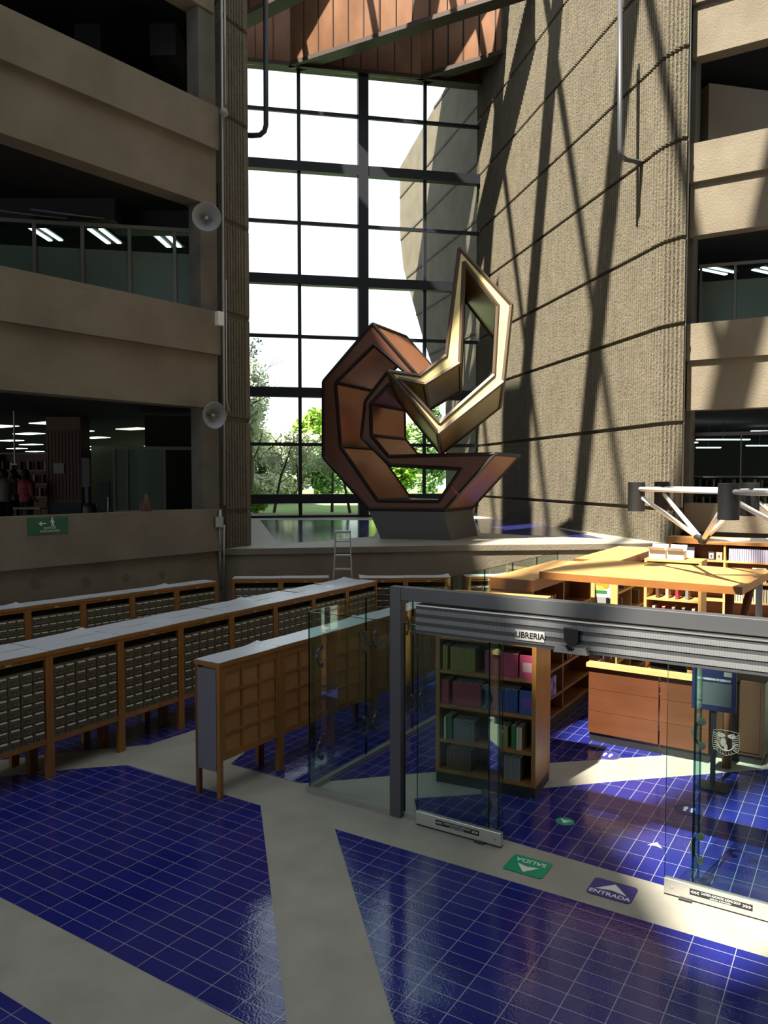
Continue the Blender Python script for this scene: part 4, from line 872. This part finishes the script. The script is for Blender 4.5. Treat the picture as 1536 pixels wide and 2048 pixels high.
# ================================================================== ROOMS BEHIND THE OPENINGS
# frosted office partition, upper left
zt_ = 8.35; q0 = AT(-140, 425, 14.8); q1 = AT(418, 452, 15.75); q0.z = q1.z = 5.3
pr = thing('office_partition', 'frosted glass office partition with slim mullions behind the middle left parapet', 'partition', q0, atan2((q1-q0).y, (q1-q0).x)); QL = (q1-q0).length; QN = (q1-q0).cross(Z)
fm = MB(); fm.box(0, -.03, zt_-5.3-.07, QL, .03, zt_-5.3)
for px in (-30, 70, 166, 260, 350, 413): x = (PL(px, 560, q0, QN)-q0).dot((q1-q0).normalized()); fm.box(x-.03, -.03, 0, x+.03, .03, zt_-5.3-.07)
fm.build('frame', 'grey_paint', pr); MB().box(0, 0, 0, QL, .012, 2.55).build('frosted_pane', 'glass_frost', pr); MB().box(0, 0, 2.55, QL, .012, 3.0).build('clear_pane', 'glass', pr); MB().box(QL-1.0, -.004, 1.0-.6, QL, .0, 1.25).build('lower_band', 'beige_wall', pr)
def troffer(p, d, L, w, m, label, grp, tubes=2, z=None):
    t = thing('ceiling_light', label, 'ceiling light', p, atan2(d[1], d[0]), grp)
    MB().box(-.05, -w/2-.04, .02, L+.05, w/2+.04, .06).build('housing', 'frame_grey', t)
    if tubes == 2:
        for s_ in (-1, 1): MB().box(0, s_*w/3-.045, 0, L, s_*w/3+.045, .02).build('tube', m, t)
    else: MB().box(0, -w/2, 0, L, w/2, .02).build('diffuser', m, t)
    return t
for i, (px, py) in enumerate(((66, 453), (190, 459), (318, 467))): troffer(AT(px, py, 16.4), (.05, 1), 1.0, .36, 'light_white', f'twin-tube ceiling light behind the frosted office glass, {ORD[i]} from the left', 'twin-tube office lights')
# ducts and slabs in the office ceiling void
single('air_duct', MB().box(0, 0, 0, 1.75, .5, .36), 'black', 'black air duct above the frosted office partition near the pier', 'duct', Vector((AT(205, 418, 15.6).x, 16.0, 8.46)))
single('air_duct', MB().box(0, 0, 0, 3.6, .5, .42), 'black', 'long black air duct at the far left above the office partition', 'duct', Vector((AT(-160, 395, 15.0).x, 15.3, 8.4)))
for i, px in enumerate((-20, 60)): single('ceiling_panel', MB().obox((0, 0, 0), (.75, 0, -.1), (.4, 1.2, .3), (0, 0, .03)), 'panel_grey', ['pale sloping ceiling panel at the far left edge above the office', 'pale sloping ceiling panel above the office partition'][i], 'panel', AT(px, 420, 14.4), group='ceiling panels')
struct('wall_back', MB().obox(AT(180, 440, 18.2)-Z*.3, Vector((2.0, .2, 0)), Vector((0, .2, 0)), Z*1.3), 'beige_wall')
t = thing('lit_window', 'small glowing yellow window slit behind the top left parapet', 'window', AT(393, 195, 16.3)); MB().box(0, 0, -.3, .14, .03, .2).build('pane', 'light_yellow', t); MB().box(-.03, .0, -.34, 0, .05, .24).build('frame', 'steel_dark', t)
for i, x in enumerate((150, 300)): single('ceiling_beam', MB().box(0, 0, 0, .5, 5, .6), 'black', ['dark concrete ceiling beam high above the top left parapet', 'dark concrete ceiling beam nearer the pier above the top left parapet'][i], 'beam', AT(x, 110, 15.5), group='high ceiling beams')
# ground floor reading room
zc = 4.88
LG = [(20, 852), (120, 845), (173, 862), (208, 875), (290, 857), (75, 867), (35, 881), (75, 889), (45, 897), (80, 903), (178, 893), (205, 899)]
for i, (px, py) in enumerate(LG):
    p = G(px, py, zc); warm = i in (0, 1, 4)
    if i == 0: lp_ = {}
    key = warm
    if key not in lp_: lp_[key] = troffer(p, (-.8, .6), 1.1, .55, 'light_warm' if warm else 'light_white', '', 'ceiling lights of the dark reading room', 1); t = lp_[key]
    else: t = copy_tree(lp_[key]); t.location = p
    t['label'] = ['warm ceiling light at the left edge of the reading room', 'brightest warm ceiling light near the hanging rod', 'pale ceiling light left of the wooden column top', 'white ceiling light beside the office glass corner', 'warm ceiling light above the dark glass office', 'small ceiling light right of the hanging rod', 'small ceiling light crossed by the hanging rod', 'faint ceiling light low beyond the bookshelf', 'faintest ceiling light beyond the hanging rod', 'low ceiling light above the crowded bookshelf', 'distant light right of the wooden column', 'distant light above the green office glass'][i]
p = AT(128, 950, 19); p.z = PZ
t = thing('wood_clad_column', 'broad column clad in brown ribbed wood with a pale notice in the dark reading room', 'column', p)
cl = MB().box(-.42, 0, 0, .42, .6, 2.93)
for i in range(10): cl.box(-.4+i*.084, -.02, .9, -.37+i*.084, 0, 2.6)
cl.build('shaft', 'wood_dark', t); tag(MB().box(-.24, -.05, 1.55, .02, -.02, 1.8).build('notice', 'card_paper', t), 'pale paper notice'); tag(MB().box(-.42, -.04, 0, .42, -.02, .85).build('base_panel', 'black', t), 'dark base panel')
p = AT(35, 1000, 20.5); p.z = PZ; shp = p
bookcase('bookcase', 'dark bookshelf crowded with leaning books in the reading room', p-Vector((.6, 0, 0)), 0, 1.9, .35, 2.1, (.2, .95, 1.3, 1.65), ('wood', 'wood', 'wood_dark'))
for i in range(22): book(p-Vector((.6, 0, 0)), 0, .1+.075*i, .03, (1.301, 1.651, .951)[i % 3], .05, .22, .2, ['cream', 'brown', 'rose', 'crimson'][i % 4], f'{["cream","brown","rose","crimson"][i%4]} book on the {["third","top","second"][i%3]} shelf of the dark reading-room bookshelf', 'books of the reading-room bookshelf')
# dark office box right
def office_plane(x): return AT(x, 950, 16.6+.5*(x-230)/190)
q0 = office_plane(226); q1 = office_plane(418); q0.z = q1.z = PZ; rq = atan2((q1-q0).y, (q1-q0).x); QL = (q1-q0).length
po = thing('office_partition', 'dark glass office box with aluminium mullions right of the ground opening', 'partition', q0, rq)
fm = MB(); fm.box(0, -.03, 2.05, QL, .03, 2.12)
for x in (0, .26, 1.04, 1.85, QL-.06): fm.box(x, -.03, .75, x+.045, .03, 2.05)
fm.build('frame', 'grey_paint', po); MB().box(0, 0, .75, 1.04, .012, 2.05).build('frosted_pane', 'glass_frost', po); MB().box(1.04, 0, .75, QL, .012, 2.05).build('dark_pane', 'glass', po); MB().box(0, -.01, 0, QL, .03, .75).build('lower_panel', 'beige_wall', po)
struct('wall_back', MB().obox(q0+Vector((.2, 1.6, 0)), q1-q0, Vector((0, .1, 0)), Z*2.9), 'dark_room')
single('green_office_wall', MB().box(0, 0, 0, 1.3, .05, 2.35), 'glass_frost', 'greenish frosted office wall beyond the dispenser', 'partition', Vector((AT(183, 950, 22).x, 22, PZ)))
c = AT(171, 945, 18.5); single('paper_dispenser', MB().box(-.09, 0, -.35, .09, .12, .35).box(-.04, .04, PZ-c.z, .04, .10, -.35), 'screen_grey', 'tall grey dispenser on the wall right of the wooden column', 'dispenser', c)
c = AT(180, 1005, 18); c.z = PZ; t = thing('waste_bin', 'grey rounded bin standing right of the wooden column', 'bin', c); MB().lathe([(0, 0), (.15, 0), (.16, .75), (.13, .85), (0, .88)], (0, 0, 0), (0, 0, 1), 20).build('body', 'screen_grey', t, smooth=True)
c = AT(207, 990, 17.5); c.z = PZ; t = thing('office_chair', 'black office chair with white armrest beside the dark office', 'chair', c); MB().box(-.13, 0, .75, .13, .06, 1.35).build('backrest', 'black', t); MB().box(-.22, -.45, .45, .22, 0, .52).build('seat', 'black', t); MB().tube([(.12, -.1, 1.0), (.2, -.25, 1.0), (.2, -.3, .6)], .02, 6).build('armrest', 'paper_white', t); MB().tube([(0, -.2, 0.02), (0, -.2, .45)], .03, 8).build('column', 'black', t)
for k in range(5): a = k*2*pi/5; MB().tube([(0, -.2, .08), (.25*cos(a), -.2+.25*sin(a), .03)], .02, 6).build('foot', 'black', t)
c = AT(57, 1010, 17.3); t = thing('table', 'small pale table in front of the woman in red', 'table', (c.x, c.y, PZ)); MB().box(-.35, 0, .74, .25, .5, .78).build('tabletop', 'book_rose', t)
for x in (-.33, .2):
    for y in (.02, .45): MB().box(x, y, 0, x+.04, y+.04, .74).build('leg', 'wood_dark', t)
single('hanging_rod', MB().tube([(0, 0, 0), (0, 0, 4.91-AT(30, 930, 17.6).z)], .02, 8).tube([(-.06, 0, .02), (.06, 0, .02)], .035, 8), 'alu_dull', 'thin vertical rod hanging from the reading room ceiling', 'rod', AT(30, 930, 17.6))
single('dark_cone', MB().lathe([(.11, 0), (.1, .1), (.05, .3), (0, .33)], (0, 0, 0), (0, 0, 1), 16), 'wood_ebony', 'small dark brown pointed object standing on the ground parapet', 'ornament', lw(-1.5, 2.781, -.2), smooth=True)
# people
def person(p, rz, top, bottom, label, arm=0, h=1.65):
    t = thing('person', label, 'person', p, rz); k = h/1.7
    J = [((0, 0, .95), (.15, .10)), ((0, 0, 1.15), (.13, .09)), ((0, 0, 1.36), (.17, .10)), ((0, 0, 1.47), (.06, .06)), ((0, -.01, 1.56), (.07, .08)), ((0, -.01, 1.66), (.075, .09)),
         ((.09, 0, .88), (.085, .085)), ((.10, 0, .48), (.055, .06)), ((.10, .02, .06), (.035, .04)), ((.10, -.12, .03), (.035, .03)), ((-.09, 0, .88), (.085, .085)), ((-.10, 0, .48), (.055, .06)), ((-.10, .02, .06), (.035, .04)), ((-.10, -.12, .03), (.035, .03)),
         ((.19, 0, 1.38), (.055, .055)), ((.24, .02, 1.12), (.042, .042)), ((.22, -.16-arm, .98+arm), (.03, .03)), ((.21, -.24-arm, .97+arm), (.03, .02)), ((-.19, 0, 1.38), (.055, .055)), ((-.24, .02, 1.12), (.042, .042)), ((-.22, -.12, .95), (.03, .03)), ((-.21, -.2, .93), (.03, .02))]
    E = [(0, 1), (1, 2), (2, 3), (3, 4), (4, 5), (0, 6), (6, 7), (7, 8), (8, 9), (0, 10), (10, 11), (11, 12), (12, 13), (2, 14), (14, 15), (15, 16), (16, 17), (2, 18), (18, 19), (19, 20), (20, 21)]
    me = bpy.data.meshes.new('body'); me.from_pydata([tuple(Vector(j[0])*k) for j in J], E, []); o = bpy.data.objects.new('body', me); COL.objects.link(o); o.parent = t; me.materials.append(MATS['skin'])
    sm = o.modifiers.new('skin', 'SKIN'); sv = me.skin_vertices[0].data
    for i, j in enumerate(J): sv[i].radius = (j[1][0]*k, j[1][1]*k)
    sv[0].use_root = True; o.modifiers.new('sub', 'SUBSURF').levels = 1; o.modifiers['sub'].render_levels = 1
    MB().lathe([(.16, 0), (.165, .2), (.2, .42), (.17, .5), (.07, .55)], (0, 0, .93*k), (0, 0, 1), 20).build('shirt', top, t, smooth=True)
    sl_ = MB()
    for s_ in (-1, 1): sl_.tube([(s_*.16*k, 0, 1.42*k), (s_*.22*k, .01, 1.28*k), (s_*.25*k, .02, 1.12*k)], [.075, .07, .06], 10)
    sl_.build('sleeve', top, t, smooth=True)
    tr = MB()
    for s_ in (-1, 1): tr.tube([(s_*.085*k, 0, .96*k), (s_*.10*k, 0, .5*k), (s_*.10*k, .02, .08*k)], [.115, .08, .065], 12)
    tr.build('trousers', bottom, t, smooth=True)
    MB().lathe([(0, .135), (.07, .125), (.10, .06), (.105, 0), (.09, -.08), (.06, -.10)], (0, .02, 1.63*k), (0, 0, 1), 18).build('hair', 'hair', t, smooth=True); return t
for px, Y, rz, a, bt2, lab in ((53, 18.6, 2.6, 'cloth_red', 'cloth_black', 'person in a red patterned shirt and black trousers leaning by the table'), (30, 19.3, 2.2, 'grey_paint', 'cloth_black', 'person in a grey shirt seen from behind left of the one in red'), (8, 18.8, .5, 'cloth_white', 'cloth_black', 'person in a white shirt at the left edge of the reading room')):
    p = AT(px, 980, Y); person(Vector((p.x, p.y, PZ)), rz, a, bt2, lab, h=1.58)
# right openings
q0 = rwp(.0, 5.3, -1.3); pr = thing('office_partition', 'frosted glass office partition behind the middle right parapet', 'partition', q0, atan2(RD.y, RD.x)+.22)
fm = MB(); fm.box(0, -.03, 2.98, 5, .03, 3.05)
for x in (.02, .75, 1.65, 2.6): fm.box(x, -.03, 0, x+.05, .03, 2.98)
fm.build('frame', 'grey_paint', pr); MB().box(0, 0, 0, 5, .012, 2.65).build('frosted_pane', 'glass_frost', pr); MB().box(0, 0, 2.65, 5, .012, 2.98).build('clear_pane', 'glass', pr)
troffer(AT(1410, 537, 19.5), (.75, .45), 1.0, .36, 'light_white', 'twin-tube ceiling light behind the right frosted office glass', 'right office lights'); troffer(AT(1515, 538, 19.5), (.75, .45), 1.0, .36, 'light_white', 'second twin-tube ceiling light at the picture edge behind right office glass', 'right office lights')
q0 = rwp(.0, 1.95, -.9); pr = thing('window_wall', 'dark glazed wall with a pale notice behind the lower right parapet', 'partition', q0, atan2(RD.y, RD.x)+.05)
fm = MB(); fm.box(0, -.03, 2.4, 5, .03, 2.48)
for x in (0, 1.0, 2.0): fm.box(x, -.02, 0, x+.025, .02, 2.4)
fm.box(0, -.02, 1.45, 5, .02, 1.47); fm.build('frame', 'frame_grey', pr); MB().box(0, 0, 0, 5, .012, 2.4).build('pane', 'glass', pr); tag(MB().box(1.2, -.03, 1.02, 1.42, -.02, 1.22).build('notice', 'screen_grey', pr), 'pale square notice')
for i, (px, py, L_) in enumerate(((1372, 868, .5), (1395, 880, 1.5), (1372, 886, .35), (1395, 896, .7), (1505, 863, .8), (1495, 892, .8))):
    p = AT(px, py, 21.5+i*.5); t = thing('strip_light', f'thin strip light, {ORD[i]} of the six lit strips behind the lower right glazing', 'ceiling light', p, 0, 'strip lights in the right reading room'); MB().box(0, 0, 0, L_, .12, .03).build('tube', 'light_white', t); MB().box(L_/2-.01, .05, .03, L_/2+.01, .07, 4.96-p.z).build('hanger', 'black', t)
p = AT(1372, 990, 20); p.z = PZ
bookcase('bookcase', 'low grey bookshelf with pale books behind the lower right glazing', p, -.1, 2.4, .35, 1.5, (.3, .75, 1.2), ('grey_paint', 'grey_paint', 'black'))
for i in range(26): book(p, -.1, .08+.085*i, .03, (.751, 1.201)[i % 2], .05, .2, .2, ['grey', 'cream', 'brown'][i % 3], f'{["grey","cream","brown"][i%3]} book on the {["middle","upper"][i%2]} shelf behind the lower right glazing', 'books behind the right glazing')
